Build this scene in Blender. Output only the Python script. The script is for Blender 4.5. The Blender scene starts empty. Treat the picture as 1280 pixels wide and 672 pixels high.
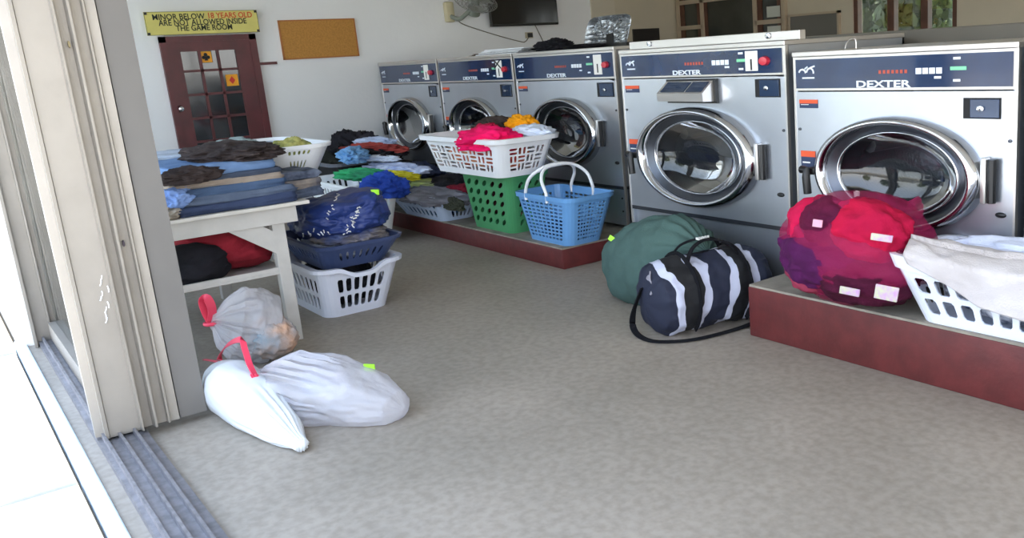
import bpy, bmesh, math, random
from mathutils import Vector, Matrix, noise
S = bpy.context.scene
C = S.collection
PI = math.pi
# ---------------------------------------------------------------- camera
F_PX, CX, CY, RA, RB, RC = 1118.739719, 857.603152, 324.356116, 0.2324815, 0.8661707, -0.0620354
EYE = 1.65
def _rot(a, b, c):
    Rx = Matrix(((1,0,0),(0,math.cos(a),-math.sin(a)),(0,math.sin(a),math.cos(a))))
    Ry = Matrix(((math.cos(b),0,math.sin(b)),(0,1,0),(-math.sin(b),0,math.cos(b))))
    Rz = Matrix(((math.cos(c),-math.sin(c),0),(math.sin(c),math.cos(c),0),(0,0,1)))
    return Rz @ Rx @ Ry
B0 = Matrix(((1,0,0),(0,0,-1),(0,1,0)))
WC = _rot(RA, RB, RC) @ B0           # world -> camera (x right, y down, z forward)
K = Matrix(((F_PX,0,CX),(0,F_PX,CY),(0,0,1)))
MI = (K @ WC).inverted()
def ray(x, y): return MI @ Vector((x, y, 1))
def onz(x, y, z=0.0):
    d = ray(x, y); return Vector((0,0,EYE)) + d*((z-EYE)/d.z)
def ony(x, y, Y):
    d = ray(x, y); return Vector((0,0,EYE)) + d*(Y/d.y)
def onx(x, y, X):
    d = ray(x, y); return Vector((0,0,EYE)) + d*(X/d.x)
cam = bpy.data.cameras.new('camera'); co = bpy.data.objects.new('camera', cam); C.objects.link(co)
cam.sensor_fit = 'HORIZONTAL'; cam.sensor_width = 36; cam.lens = F_PX/1280*36
cam.shift_x = (640-CX)/1280; cam.shift_y = (CY-336)/1280
cam.clip_start = 0.02; cam.clip_end = 300
rm = (Matrix(((1,0,0),(0,-1,0),(0,0,-1))) @ WC).transposed().to_4x4()
rm.translation = (0,0,EYE); co.matrix_world = rm
S.camera = co
# ---------------------------------------------------------------- materials
def lin(h):
    if isinstance(h, str):
        h = h.lstrip('#'); h = [int(h[i:i+2], 16)/255 for i in (0,2,4)]
    return tuple((c/12.92 if c <= .04045 else ((c+.055)/1.055)**2.4) for c in h) + (1,)
MATS = {}
def mat(name, col, rough=.6, metal=0, var=0, vscale=6, bump=0, bscale=40, coat=0, col2=None, trans=0, spec=.5, sheen=0, stretch=None, aniso=0):
    if name in MATS: return MATS[name]
    m = bpy.data.materials.new(name); m.use_nodes = True; nt = m.node_tree; n = nt.nodes; l = nt.links
    p = n['Principled BSDF']
    p.inputs['Base Color'].default_value = lin(col); p.inputs['Roughness'].default_value = rough
    p.inputs['Metallic'].default_value = metal; p.inputs['Coat Weight'].default_value = coat
    p.inputs['Coat Roughness'].default_value = .05
    p.inputs['Specular IOR Level'].default_value = spec
    p.inputs['Transmission Weight'].default_value = trans
    if sheen: p.inputs['Sheen Weight'].default_value = sheen
    tc = n.new('ShaderNodeTexCoord'); src = tc.outputs['Object']
    if stretch:
        mp = n.new('ShaderNodeMapping'); mp.inputs['Scale'].default_value = stretch; l.new(src, mp.inputs['Vector']); src = mp.outputs[0]
    if var or col2:
        t = n.new('ShaderNodeTexNoise'); t.inputs['Scale'].default_value = vscale; t.inputs['Detail'].default_value = 5
        l.new(src, t.inputs['Vector'])
        r = n.new('ShaderNodeValToRGB'); r.color_ramp.elements[0].position = .35; r.color_ramp.elements[1].position = .65
        a = lin(col)
        if col2: b = lin(col2)
        else: b = tuple(min(1, c*(1+var)) for c in a[:3])+(1,); a = tuple(c*(1-var) for c in a[:3])+(1,)
        r.color_ramp.elements[0].color = a; r.color_ramp.elements[1].color = b
        l.new(t.outputs['Fac'], r.inputs['Fac']); l.new(r.outputs[0], p.inputs['Base Color'])
    if bump:
        t = n.new('ShaderNodeTexNoise'); t.inputs['Scale'].default_value = bscale; t.inputs['Detail'].default_value = 6
        l.new(src, t.inputs['Vector'])
        b = n.new('ShaderNodeBump'); b.inputs['Strength'].default_value = bump; b.inputs['Distance'].default_value = .01
        l.new(t.outputs['Fac'], b.inputs['Height']); l.new(b.outputs[0], p.inputs['Normal'])
    MATS[name] = m
    return m
def cloth(name, col, var=.12, bump=.35, col2=None, vscale=5): return mat(name, col, .92, 0, var, vscale, bump, 120, col2=col2, spec=.2)
def glassy(name, tint=(.9,.93,.93), gloss=.18, fr=.6):
    m = bpy.data.materials.new(name); m.use_nodes = True; nt = m.node_tree; n = nt.nodes; l = nt.links
    n.remove(n['Principled BSDF']); out = n['Material Output']
    t = n.new('ShaderNodeBsdfTransparent'); t.inputs[0].default_value = tint+(1,)
    g = n.new('ShaderNodeBsdfGlossy'); g.inputs['Roughness'].default_value = .02; g.inputs[0].default_value = (1,1,1,1)
    f = n.new('ShaderNodeLayerWeight'); f.inputs['Blend'].default_value = .25
    mm = n.new('ShaderNodeMath'); mm.operation = 'MULTIPLY_ADD'; mm.inputs[1].default_value = fr; mm.inputs[2].default_value = gloss*.4
    l.new(f.outputs['Fresnel'], mm.inputs[0])
    x = n.new('ShaderNodeMixShader'); l.new(mm.outputs[0], x.inputs[0]); l.new(t.outputs[0], x.inputs[1]); l.new(g.outputs[0], x.inputs[2])
    l.new(x.outputs[0], out.inputs['Surface'])
    return m
def plastic_film(name, col, alpha=.6, rough=.35, bump=.3, bscale=8, transl=.4):
    """thin translucent sheet: part see-through, part diffuse"""
    m = bpy.data.materials.new(name); m.use_nodes = True; nt = m.node_tree; n = nt.nodes; l = nt.links
    p = n['Principled BSDF']; out = n['Material Output']
    p.inputs['Base Color'].default_value = lin(col); p.inputs['Roughness'].default_value = rough
    t = n.new('ShaderNodeBsdfTransparent')
    d = n.new('ShaderNodeBsdfTranslucent'); d.inputs[0].default_value = lin(col)
    x1 = n.new('ShaderNodeMixShader'); x1.inputs[0].default_value = transl; l.new(p.outputs[0], x1.inputs[1]); l.new(d.outputs[0], x1.inputs[2])
    x2 = n.new('ShaderNodeMixShader'); x2.inputs[0].default_value = alpha; l.new(t.outputs[0], x2.inputs[1]); l.new(x1.outputs[0], x2.inputs[2])
    tx = n.new('ShaderNodeTexNoise'); tx.inputs['Scale'].default_value = bscale; tx.inputs['Detail'].default_value = 8
    tc = n.new('ShaderNodeTexCoord'); l.new(tc.outputs['Object'], tx.inputs['Vector'])
    b = n.new('ShaderNodeBump'); b.inputs['Strength'].default_value = bump; b.inputs['Distance'].default_value = .05
    l.new(tx.outputs['Fac'], b.inputs['Height']); l.new(b.outputs[0], p.inputs['Normal'])
    l.new(x2.outputs[0], out.inputs['Surface'])
    return m
# ---------------------------------------------------------------- object helpers
def meta(o, label=None, cat=None, group=None, kind=None):
    if label: o['label'] = label
    if cat: o['category'] = cat
    if group: o['group'] = group
    if kind: o['kind'] = kind
    return o
def thing(name, label, cat, loc=(0,0,0), rz=0, group=None):
    o = bpy.data.objects.new(name, None); C.objects.link(o); o.empty_display_size = .1
    o.location = loc; o.rotation_euler = (0,0,rz)
    return meta(o, label, cat, group)
def obj(name, bm, m, parent=None, label=None, smooth=True, loc=None, rot=None, mods=()):
    me = bpy.data.meshes.new(name)
    bmesh.ops.recalc_face_normals(bm, faces=bm.faces) if len(bm.faces) < 60000 else None
    bm.to_mesh(me); bm.free()
    for mm in (m if isinstance(m, (list, tuple)) else [m]): me.materials.append(mm)
    o = bpy.data.objects.new(name, me); C.objects.link(o)
    if smooth:
        for p in me.polygons: p.use_smooth = True
        if smooth != 'all':
            md = o.modifiers.new('split', 'EDGE_SPLIT'); md.split_angle = math.radians(38); md.use_edge_sharp = False
    for t, th in mods:
        if t == 'solid':
            md = o.modifiers.new('solid', 'SOLIDIFY'); md.thickness = th; md.offset = 0
            o.modifiers.move(len(o.modifiers)-1, 0)
    if loc is not None: o.location = loc
    if rot is not None: o.rotation_euler = rot
    if parent: o.parent = parent
    if label: o['label'] = label
    return o
def struct(name, bm, m, smooth=False, **k):
    o = obj(name, bm, m, smooth=smooth, **k); o['kind'] = 'structure'; return o
def BM(): return bmesh.new()
def box(bm, x0, x1, y0, y1, z0, z1, bev=0, mi=0):
    vs = [bm.verts.new(p) for p in ((x0,y0,z0),(x1,y0,z0),(x1,y1,z0),(x0,y1,z0),(x0,y0,z1),(x1,y0,z1),(x1,y1,z1),(x0,y1,z1))]
    fs = [bm.faces.new([vs[i] for i in f]) for f in ((3,2,1,0),(4,5,6,7),(0,1,5,4),(1,2,6,5),(2,3,7,6),(3,0,4,7))]
    for f in fs: f.material_index = mi
    if bev:
        es = list({e for f in fs for e in f.edges})
        bmesh.ops.bevel(bm, geom=es, offset=bev, segments=2, profile=.5, affect='EDGES')
    return bm
def bx(*a, **k): return box(BM(), *a, **k)
def prism(pts, z0, z1, bm=None):
    bm = bm or BM()
    a = [bm.verts.new((x,y,z0)) for x,y in pts]; b = [bm.verts.new((x,y,z1)) for x,y in pts]
    n = len(pts)
    for i in range(n): bm.faces.new((a[i], a[(i+1)%n], b[(i+1)%n], b[i]))
    bm.faces.new(a[::-1]); bm.faces.new(b)
    return bm
def tube(pts, r, bm=None, seg=8, closed=False, flat=1.0, rads=None):
    bm = bm or BM()
    pts = [Vector(p) for p in pts]; n = len(pts); rings = []
    up = Vector((0,0,1)); prev = None
    for i, p in enumerate(pts):
        if closed: t = pts[(i+1)%n]-pts[(i-1)%n]
        else: t = pts[min(i+1,n-1)]-pts[max(i-1,0)]
        t.normalize()
        a = prev if prev is not None else (up if abs(t.z) < .9 else Vector((1,0,0)))
        s = t.cross(a).normalized(); u = s.cross(t).normalized(); prev = u
        rr = rads[i] if rads else r
        rings.append([bm.verts.new(p + s*math.cos(2*PI*k/seg)*rr + u*math.sin(2*PI*k/seg)*rr*flat) for k in range(seg)])
    m = n if closed else n-1
    for i in range(m):
        A = rings[i]; B = rings[(i+1)%n]
        for k in range(seg): bm.faces.new((A[k], A[(k+1)%seg], B[(k+1)%seg], B[k]))
    if not closed: bm.faces.new(rings[0][::-1]); bm.faces.new(rings[-1])
    return bm
def smooth_path(pts, k=6):
    pts = [Vector(p) for p in pts]; out = []
    for i in range(len(pts)-1):
        p0 = pts[max(i-1,0)]; p1 = pts[i]; p2 = pts[i+1]; p3 = pts[min(i+2,len(pts)-1)]
        for j in range(k):
            t = j/k
            out.append(.5*((2*p1)+(p2-p0)*t+(2*p0-5*p1+4*p2-p3)*t*t+(3*p1-p0-3*p2+p3)*t**3))
    out.append(pts[-1]); return out
def ribbon(pts, w, th=.003, up=(0,0,1), bm=None):
    bm = bm or BM(); pts = [Vector(p) for p in pts]; rings = []
    for i, p in enumerate(pts):
        t = (pts[min(i+1,len(pts)-1)]-pts[max(i-1,0)]).normalized(); s = t.cross(Vector(up)).normalized(); u = s.cross(t)
        rings.append([bm.verts.new(p+s*a*w/2+u*b*th/2) for a,b in ((-1,-1),(1,-1),(1,1),(-1,1))])
    for A, B in zip(rings, rings[1:]):
        for k in range(4): bm.faces.new((A[k], A[(k+1)%4], B[(k+1)%4], B[k]))
    bm.faces.new(rings[0][::-1]); bm.faces.new(rings[-1])
    return bm
def lathe_y(prof, kx=1, kz=1, n=72, bm=None, c=(0,0,0), cap=False):
    """profile of (radius, y) turned about the y axis, with separate x and z radii"""
    bm = bm or BM(); rings = []
    for r, y in prof:
        rings.append([bm.verts.new((c[0]+r*kx*math.cos(2*PI*i/n), c[1]+y, c[2]+r*kz*math.sin(2*PI*i/n))) for i in range(n)])
    for A, B in zip(rings, rings[1:]):
        for i in range(n): bm.faces.new((A[i], A[(i+1)%n], B[(i+1)%n], B[i]))
    if cap: bm.faces.new(rings[-1])
    return bm
def lathe_z(prof, n=24, bm=None, c=(0,0,0)):
    bm = bm or BM(); rings = []
    for r, z in prof:
        rings.append([bm.verts.new((c[0]+r*math.cos(2*PI*i/n), c[1]+r*math.sin(2*PI*i/n), c[2]+z)) for i in range(n)])
    for A, B in zip(rings, rings[1:]):
        for i in range(n): bm.faces.new((A[i], A[(i+1)%n], B[(i+1)%n], B[i]))
    bm.faces.new(rings[0][::-1]); bm.faces.new(rings[-1])
    return bm
def text(name, s, size, m, parent, loc, rot, kx=1.0, label=None, ext=.002, align='CENTER', bold=0):
    cu = bpy.data.curves.new(name, 'FONT'); cu.body = s; cu.size = size; cu.extrude = ext; cu.align_x = align; cu.align_y = 'CENTER'
    cu.offset = bold; cu.materials.append(m); cu.resolution_u = 3
    o = bpy.data.objects.new(name, cu); C.objects.link(o); o.location = loc; o.rotation_euler = rot; o.scale = (kx,1,1)
    if parent: o.parent = parent
    if label: o['label'] = label
    return o
def fbm(p, o=4):
    s = 0; a = 1; q = Vector(p)
    for _ in range(o): s += a*noise.noise(q); a *= .5; q = q*2.03+Vector((7.1,3.3,1.7))
    return s
def ridge(p, o=4):
    s = 0; a = 1; q = Vector(p)
    for _ in range(o): s += a*(1-2.2*abs(noise.noise(q))); a *= .5; q = q*1.93+Vector((3.1,9.3,5.7))
    return s/1.8
def crumple(sx, sy, sz, seed=0, amp=.22, freq=1.6, flat=.5, sub=5, ridg=.16, stretch=(1,1,1)):
    """a heaped, creased piece of cloth; half sizes sx, sy, sz about its centre"""
    bm = BM(); bmesh.ops.create_icosphere(bm, subdivisions=sub, radius=1)
    off = Vector((seed*13.7, seed*5.1, seed*9.3))
    for v in bm.verts:
        n = v.co.normalized(); q = Vector((n.x*stretch[0], n.y*stretch[1], n.z*stretch[2]))
        r = 1 + amp*fbm(q*freq+off, 3) + ridg*(ridge(q*freq*1.5+off*1.3, 4)-.4)
        x, y, z = n.x*sx*r, n.y*sy*r, n.z*sz*r
        if z < -sz*flat: z = -sz*flat - (-(z+sz*flat))*.05
        v.co = (x, y, z)
    return bm
def slab(sx, sy, sz, seed=0, wob=.12, nx=22, ny=30, nz=8, fold=True, droop=0):
    """a folded garment: a soft rounded pad with a creased fold line round its edge (full sizes)"""
    bm = BM(); off = Vector((seed*3.7, seed*8.1, 0)); V = {}
    def pt(i,j,k):
        key = (i,j,k)
        if key in V: return V[key]
        u, v, w = 2*i/nx-1, 2*j/ny-1, 2*k/nz-1
        e = .16
        ww = w
        # round edge
        rx = 1-(e*sz/sx*2)*(1-math.sqrt(max(0,1-ww*ww*.96)))
        ry = 1-(e*sz/sy*2)*(1-math.sqrt(max(0,1-ww*ww*.96)))
        x, y = u*rx*sx/2, v*ry*sy/2
        q = Vector((x*4, y*4, 0))+off
        nn = fbm(q, 3)
        z = w*sz/2*(1+.25*noise.noise(q*1.7)) + nn*wob*sz
        edge = max(abs(u), abs(v))
        z += droop*-max(0, edge-.7)
        if edge > .999:
            g = .012*ridge(Vector((x*3, y*3, w*2.5))+off, 3) - (.02 if fold and abs(w) < .2 else 0)
            if abs(u) > .999: x += math.copysign(g, u)
            if abs(v) > .999: y += math.copysign(g, v)
        x += .02*noise.noise(Vector((y*3, seed, w))); y += .02*noise.noise(Vector((x*3, seed+5, w)))
        V[key] = bm.verts.new((x, y, z)); return V[key]
    for i in range(nx):
        for j in range(ny):
            bm.faces.new((pt(i,j,0),pt(i,j+1,0),pt(i+1,j+1,0),pt(i+1,j,0))); bm.faces.new((pt(i,j,nz),pt(i+1,j,nz),pt(i+1,j+1,nz),pt(i,j+1,nz)))
    for k in range(nz):
        for i in range(nx):
            bm.faces.new((pt(i,0,k),pt(i+1,0,k),pt(i+1,0,k+1),pt(i,0,k+1))); bm.faces.new((pt(i,ny,k),pt(i,ny,k+1),pt(i+1,ny,k+1),pt(i+1,ny,k)))
        for j in range(ny):
            bm.faces.new((pt(0,j,k),pt(0,j,k+1),pt(0,j+1,k+1),pt(0,j+1,k))); bm.faces.new((pt(nx,j,k),pt(nx,j+1,k),pt(nx,j+1,k+1),pt(nx,j,k+1)))
    return bm
def drape(outline_fn, nu=40, nv=40):
    bm = BM(); g = [[bm.verts.new(outline_fn(i/nu, j/nv)) for j in range(nv+1)] for i in range(nu+1)]
    for i in range(nu):
        for j in range(nv): bm.faces.new((g[i][j], g[i+1][j], g[i+1][j+1], g[i][j+1]))
    return bm
def sack(p0, p1, prof, pleats=26, pl_amp=.06, seed=1, nu=96, nv=60, sq=(1,1), amp=.06, floor=None, end_pleat=.75, freq=1.5, start_pleat=None, up=(0,0,1)):
    """a gathered bag: radius profile along the axis p0 -> p1, pleats running into the tied end"""
    bm = BM(); p0 = Vector(p0); p1 = Vector(p1); ax = (p1-p0); L = ax.length; ax.normalize()
    s = ax.cross(Vector(up)).normalized(); u = s.cross(ax).normalized(); off = Vector((seed*7.7, seed*2.3, seed*4.1))
    def rad(t):
        for (a, ra), (b, rb) in zip(prof, prof[1:]):
            if a <= t <= b:
                k = (t-a)/(b-a+1e-9); k = k*k*(3-2*k) if len(prof) < 5 else k
                return ra+(rb-ra)*k
        return prof[-1][1]
    rings = []
    for j in range(nv+1):
        t = j/nv; R = rad(t); ring = []
        for i in range(nu):
            th = 2*PI*i/nu
            pa = pl_amp*max(0, (t-end_pleat)/(1-end_pleat))**.8 if t > end_pleat else 0
            if start_pleat is not None and t < start_pleat: pa = pl_amp*((start_pleat-t)/start_pleat)**.8
            th2 = th + .25*noise.noise(Vector((math.cos(th)*2, math.sin(th)*2, seed)))
            d = Vector((math.cos(th), math.sin(th), t*2.5))
            r = R*(1 + amp*2*fbm(d*freq+off, 3)) + R*.5*amp*(ridge(d*freq*1.6+off, 4)-.4) + pa*math.cos(pleats*th2)*(.6+.4*noise.noise(Vector((th*3, seed, 0))))*min(1, R/.1)
            p = p0+ax*(L*t)+s*(math.cos(th)*r*sq[0])+u*(math.sin(th)*r*sq[1])
            if floor is not None and p.z < floor: p.z = floor+.001*noise.noise(p*9)
            ring.append(bm.verts.new(p))
        rings.append(ring)
    for A, Bq in zip(rings, rings[1:]):
        for i in range(nu): bm.faces.new((A[i], A[(i+1)%nu], Bq[(i+1)%nu], Bq[i]))
    bm.faces.new(rings[0][::-1]); bm.faces.new(rings[-1])
    return bm
# ---------------------------------------------------------------- perforated baskets
def ring_path(w, d, rc, nc=5):
    """closed rounded rectangle: list of (x, y); the four straight sides run between the corner arcs"""
    P = []
    for (sx, sy, a0) in ((1,-1,-PI/2),(1,1,0),(-1,1,PI/2),(-1,-1,PI)):
        for k in range(nc+1):
            a = a0+PI/2*k/nc; P.append((sx*(w/2-rc)+rc*math.cos(a), sy*(d/2-rc)+rc*math.sin(a)))
    return P
class Basket:
    """tapering rounded box; sides: 0 = -y, 1 = +x, 2 = +y, 3 = -x; b, t = (cx, cy, w, d) at bottom and top (local), h height"""
    def __init__(s, b, t, h, rc=.05, bow=0): s.b, s.t, s.h, s.rc, s.bow = b, t, h, rc, bow
    def dim(s, z):
        k = z/s.h; return [s.b[i]+(s.t[i]-s.b[i])*k for i in range(4)]
    def S(s, side, t, z):
        cx, cy, w, d = s.dim(z); hw, hd = w/2, d/2; rc = s.rc
        bo = s.bow*(1-t*t)*z/s.h
        if side == 0: x, y = (hw-rc)*t, -hd-bo
        elif side == 1: x, y = hw+bo, (hd-rc)*t
        elif side == 2: x, y = -(hw-rc)*t, hd+bo
        else: x, y = -hw-bo, -(hd-rc)*t
        return Vector((cx+x, cy+y, z))
    def quad(s, bm, side, t0, t1, z0, z1, n=1):
        for i in range(n):
            a = t0+(t1-t0)*i/n; b = t0+(t1-t0)*(i+1)/n
            bm.faces.new([bm.verts.new(s.S(side, *q)) for q in ((a,z0),(b,z0),(b,z1),(a,z1))])
    def cell(s, bm, side, t0, t1, z0, z1, fx, fy, ex=4, shear=0, n=16):
        ct, cz, ht, hz = (t0+t1)/2, (z0+z1)/2, (t1-t0)/2, (z1-z0)/2
        O, I = [], []
        for k in range(n):
            a = 2*PI*(k+.5)/n; c, q = math.cos(a), math.sin(a); m = max(abs(c), abs(q))
            O.append(bm.verts.new(s.S(side, ct+ht*c/m, cz+hz*q/m)))
            rr = (abs(c)**ex+abs(q)**ex)**(-1/ex)
            yy = q*rr*fy
            I.append(bm.verts.new(s.S(side, ct+ht*(c*rr*fx+shear*yy), cz+hz*yy)))
        for k in range(n): bm.faces.new((O[k], O[(k+1)%n], I[(k+1)%n], I[k]))
        # the four corner slivers between the sampled outer ring and the true cell corner
        for (sx, sz, k) in ((1,1,n//8-1),(-1,1,3*n//8-1),(-1,-1,5*n//8-1),(1,-1,7*n//8-1)):
            bm.faces.new((O[k], bm.verts.new(s.S(side, ct+ht*sx, cz+hz*sz)), O[(k+1)%n]))
    def build(s, rows, thick=.006, sides_cols=(8,6), corner=5, base=True):
        """rows: (z0, z1, kind) kind None = solid, or dict(fx, fy, ex, shear, m (columns multiplier), weave, only)"""
        bm = BM()
        for z0, z1, kd in rows:
            for side in range(4):
                nc = sides_cols[side % 2]
                if kd is None: s.quad(bm, side, -1, 1, z0, z1, 6); continue
                if kd.get('only') is not None and side not in kd['only']: s.quad(bm, side, -1, 1, z0, z1, 6); continue
                nc = kd.get('cols', {}).get(side % 2, nc)
                for i in range(nc):
                    a, b = -1+2*i/nc, -1+2*(i+1)/nc
                    if kd.get('mid') and i != nc//2: s.quad(bm, side, a, b, z0, z1); continue
                    if kd.get('weave') is not None:
                        if (i+kd['weave']) % 2:
                            m = (a+b)/2
                            for q in ((a,m),(m,b)): s.cell(bm, side, q[0], q[1], z0, z1, kd['fx'], kd['fy'], kd.get('ex',4))
                        else:
                            m = (z0+z1)/2
                            for q in ((z0,m),(m,z1)): s.cell(bm, side, a, b, q[0], q[1], kd['fy'], kd['fx'], kd.get('ex',4))
                    else: s.cell(bm, side, a, b, z0, z1, kd['fx'], kd['fy'], kd.get('ex',4), kd.get('shear',0))
            for (sx, sy, a0) in ((1,-1,-PI/2),(1,1,0),(-1,1,PI/2),(-1,-1,PI)):
                for k in range(corner):
                    q = []
                    for aa, z in ((k,z0),(k+1,z0),(k+1,z1),(k,z1)):
                        cx, cy, w, d = s.dim(z); a = a0+PI/2*aa/corner
                        q.append(bm.verts.new((cx+sx*(w/2-s.rc)+s.rc*math.cos(a), cy+sy*(d/2-s.rc)+s.rc*math.sin(a), z)))
                    bm.faces.new(q)
        if base:
            cx, cy, w, d = s.dim(0); bm.faces.new([bm.verts.new((cx+x, cy+y, .004)) for x, y in ring_path(w, d, s.rc)])
        bmesh.ops.remove_doubles(bm, verts=bm.verts, dist=.0002)
        return bm
    def loop(s, z, out, n=10):
        P = []
        cx, cy, w, d = s.dim(min(z, s.h)); rc = s.rc
        for side, (sx, sy, a0) in enumerate(((1,-1,-PI/2),(1,1,0),(-1,1,PI/2),(-1,-1,PI))):
            for i in range(n):
                t = -1+2*(i+.5)/n; p = s.S(side, t, min(z, s.h)); nrm = [(0,-1),(1,0),(0,1),(-1,0)][side]
                P.append(Vector((p.x+nrm[0]*out, p.y+nrm[1]*out, z)))
            for k in range(6):
                a = a0+PI/2*k/5
                P.append(Vector((cx+sx*(w/2-rc)+(rc+out)*math.cos(a), cy+sy*(d/2-rc)+(rc+out)*math.sin(a), z)))
        return P
    def rim(s, prof, dz=None):
        """prof: closed list of (out, z) swept round the top"""
        bm = BM(); L = [[bm.verts.new(p if dz is None else p+Vector((0,0,dz(p)))) for p in s.loop(z, o)] for o, z in prof]
        n = len(L[0]); m = len(L)
        for i in range(m):
            A, Bq = L[i], L[(i+1)%m]
            for k in range(n): bm.faces.new((A[k], A[(k+1)%n], Bq[(k+1)%n], Bq[k]))
        return bm
def fit(front, left, right, z):
    """bottom or top outline of an axis-aligned box from its three visible corners in the photo"""
    f = onz(*front, z); l = onz(*left, z); r = onz(*right, z)
    return [l.x, f.x, f.y, r.y]
# ================================================================= SETTING
M_wall = mat('painted_wall', '#ecedef', .85, var=.015, vscale=1.2, bump=.25, bscale=14)
M_ceil = mat('ceiling_paint', '#e6e2d8', .9)
M_far = mat('far_wall_paint', '#c9bfaa', .85, var=.03, vscale=2)
M_conc = mat('porch_concrete', '#d4d0c8', .8, var=.03, vscale=3)
M_alu = mat('sliding_door_aluminium', '#928a7f', .42, .35, var=.05, vscale=5, bump=.05)
M_alu2 = mat('worn_aluminium_track', '#7f7c7e', .5, .5, var=.2, vscale=20)
M_alud = mat('door_leaf_side_shaded', '#6b6762', .5, .3, var=.04, vscale=4)  # the door aluminium again, with shade mixed into the colour
M_maroon = mat('maroon_paint', '#5a2221', .55, var=.18, vscale=9, bump=.2, bscale=30)
M_plinth_top = mat('plinth_concrete', '#8c8578', .85, var=.2, vscale=7, bump=.3)
M_red_door = mat('door_maroon_varnish', '#531b20', .4, var=.2, vscale=6)
M_white_plastic = mat('white_plastic', '#eef0f2', .35, spec=.5)
M_black = mat('black_plastic', '#131314', .4)
M_blackm = mat('matte_black', '#1b1b1d', .8)
M_steel = mat('stainless_steel', '#c4cad3', .31, .88, var=.05, vscale=2, bump=.05, bscale=3, stretch=(1,1,1))
M_steel_top = mat('brushed_steel_trim', '#d2cfcb', .35, .85)
M_chrome = mat('chrome', '#c2c4c8', .13, 1)
M_dark_steel = mat('dark_steel', '#585b62', .35, .9)
M_drum = mat('drum_steel', '#8d9196', .42, .75, bump=.5, bscale=45)
M_navy = mat('panel_navy', '#0a2b52', .14, .1, var=.15, vscale=3, coat=.6)
M_glass = glassy('clear_glass')
M_wglass = glassy('washer_glass', (.62,.65,.68), .12, fr=.32)
M_greydoor = mat('grey_panel', '#6d6a63', .6)
M_brown = mat('brown_wood_frame', '#5b3b2c', .5, var=.2, vscale=8)
M_woodc = mat('pale_frame', '#b9a891', .6)

# floor: pale worn concrete
def floor_mat():
    m = bpy.data.materials.new('worn_concrete_floor'); m.use_nodes = True; nt = m.node_tree; n = nt.nodes; l = nt.links; p = n['Principled BSDF']
    tc = n.new('ShaderNodeTexCoord')
    def nz(sc, det=6):
        t = n.new('ShaderNodeTexNoise'); t.inputs['Scale'].default_value = sc; t.inputs['Detail'].default_value = det; l.new(tc.outputs['Object'], t.inputs['Vector']); return t
    r1 = n.new('ShaderNodeValToRGB'); e = r1.color_ramp.elements; e[0].position = .3; e[0].color = lin('#8b8275'); e[1].position = .7; e[1].color = lin('#a19688')
    l.new(nz(1.1).outputs['Fac'], r1.inputs['Fac'])
    r2 = n.new('ShaderNodeValToRGB'); e = r2.color_ramp.elements; e[0].position = .35; e[0].color = (.8,.79,.78,1); e[1].position = .62; e[1].color = (1.0,1.0,1.0,1)
    l.new(nz(24, 8).outputs['Fac'], r2.inputs['Fac'])
    mx = n.new('ShaderNodeMix'); mx.data_type = 'RGBA'; mx.blend_type = 'MULTIPLY'; mx.inputs['Factor'].default_value = 1
    l.new(r1.outputs[0], mx.inputs['A']); l.new(r2.outputs[0], mx.inputs['B']); l.new(mx.outputs['Result'], p.inputs['Base Color'])
    p.inputs['Roughness'].default_value = .55
    b = n.new('ShaderNodeBump'); b.inputs['Strength'].default_value = .15; l.new(nz(60).outputs['Fac'], b.inputs['Height']); l.new(b.outputs[0], p.inputs['Normal'])
    return m
M_floor = floor_mat()
XB, YF, ZC, XR = -10.9, 9.42, 3.4, 6.0
YD0, YD1 = .30, .62          # thickness of the front wall
struct('floor', bx(XB-.2, XR, YD0, YF+.1, -.1, 0), M_floor)
struct('ceiling', bx(XB-.2, XR+.2, YD0-.1, YF+.3, ZC, ZC+.1), M_ceil)
# back wall with the game room door (X = XB): full height, door stands on its face
ycol = onx(738, 10, XB).y; ycol2 = onx(767, 10, XB).y
struct('wall_left', bx(XB-.2, XB, YD0-.1, ycol, 0, ZC), M_wall)
struct('trim_1', bx(XB-.4, XB+.03, ycol, ycol2, 0, ZC), mat('pilaster_paint', '#cfc6b4', .85))
struct('wall_left_recess', bx(XB-.4, XB-.02, ycol2, YF+.1, 0, ZC), M_far)
# far wall with its glazed opening on the right
gx0 = ony(1066, 20, YF).x; gx1 = ony(1196, 20, YF).x
wb = BM(); box(wb, XB-.4, gx0, YF, YF+.2, 0, ZC); box(wb, gx1, XR+.2, YF, YF+.2, 0, ZC); box(wb, gx0, gx1, YF, YF+.2, 0, .7); box(wb, gx0, gx1, YF, YF+.2, 3.1, ZC)
struct('wall_back', wb, M_far)
wr = BM(); box(wr, XR, XR+.2, YD0, YF+.2, 0, .5); box(wr, XR, XR+.2, YD0, YF+.2, 3.1, ZC); [box(wr, XR, XR+.2, yy, yy+.15, .5, 3.1) for yy in (YD0, 3.3, 6.3, YF)]; struct('wall_right', wr, M_wall)  # unseen side wall, left open between posts to throw daylight on the left wall
# front wall: opened left of the jamb for an added window, lintel over the wide opening
JX = -7.08
fw = BM(); box(fw, XB-.2, JX-.06, YD0, YD1, 0, .45); box(fw, XB-.2, JX-.06, YD0, YD1, 3.0, ZC); box(fw, XB-.2, XB+.1, YD0, YD1, .45, 3.0); box(fw, JX-.22, JX-.06, YD0, YD1, .45, 3.0); box(fw, JX-.06, XR, YD0, YD1, 3.0, ZC); box(fw, 4.6, XR, YD0, YD1, 0, 3.0)
struct('wall_front', fw, mat('front_wall_paint', '#e9e5dc', .8))
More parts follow.
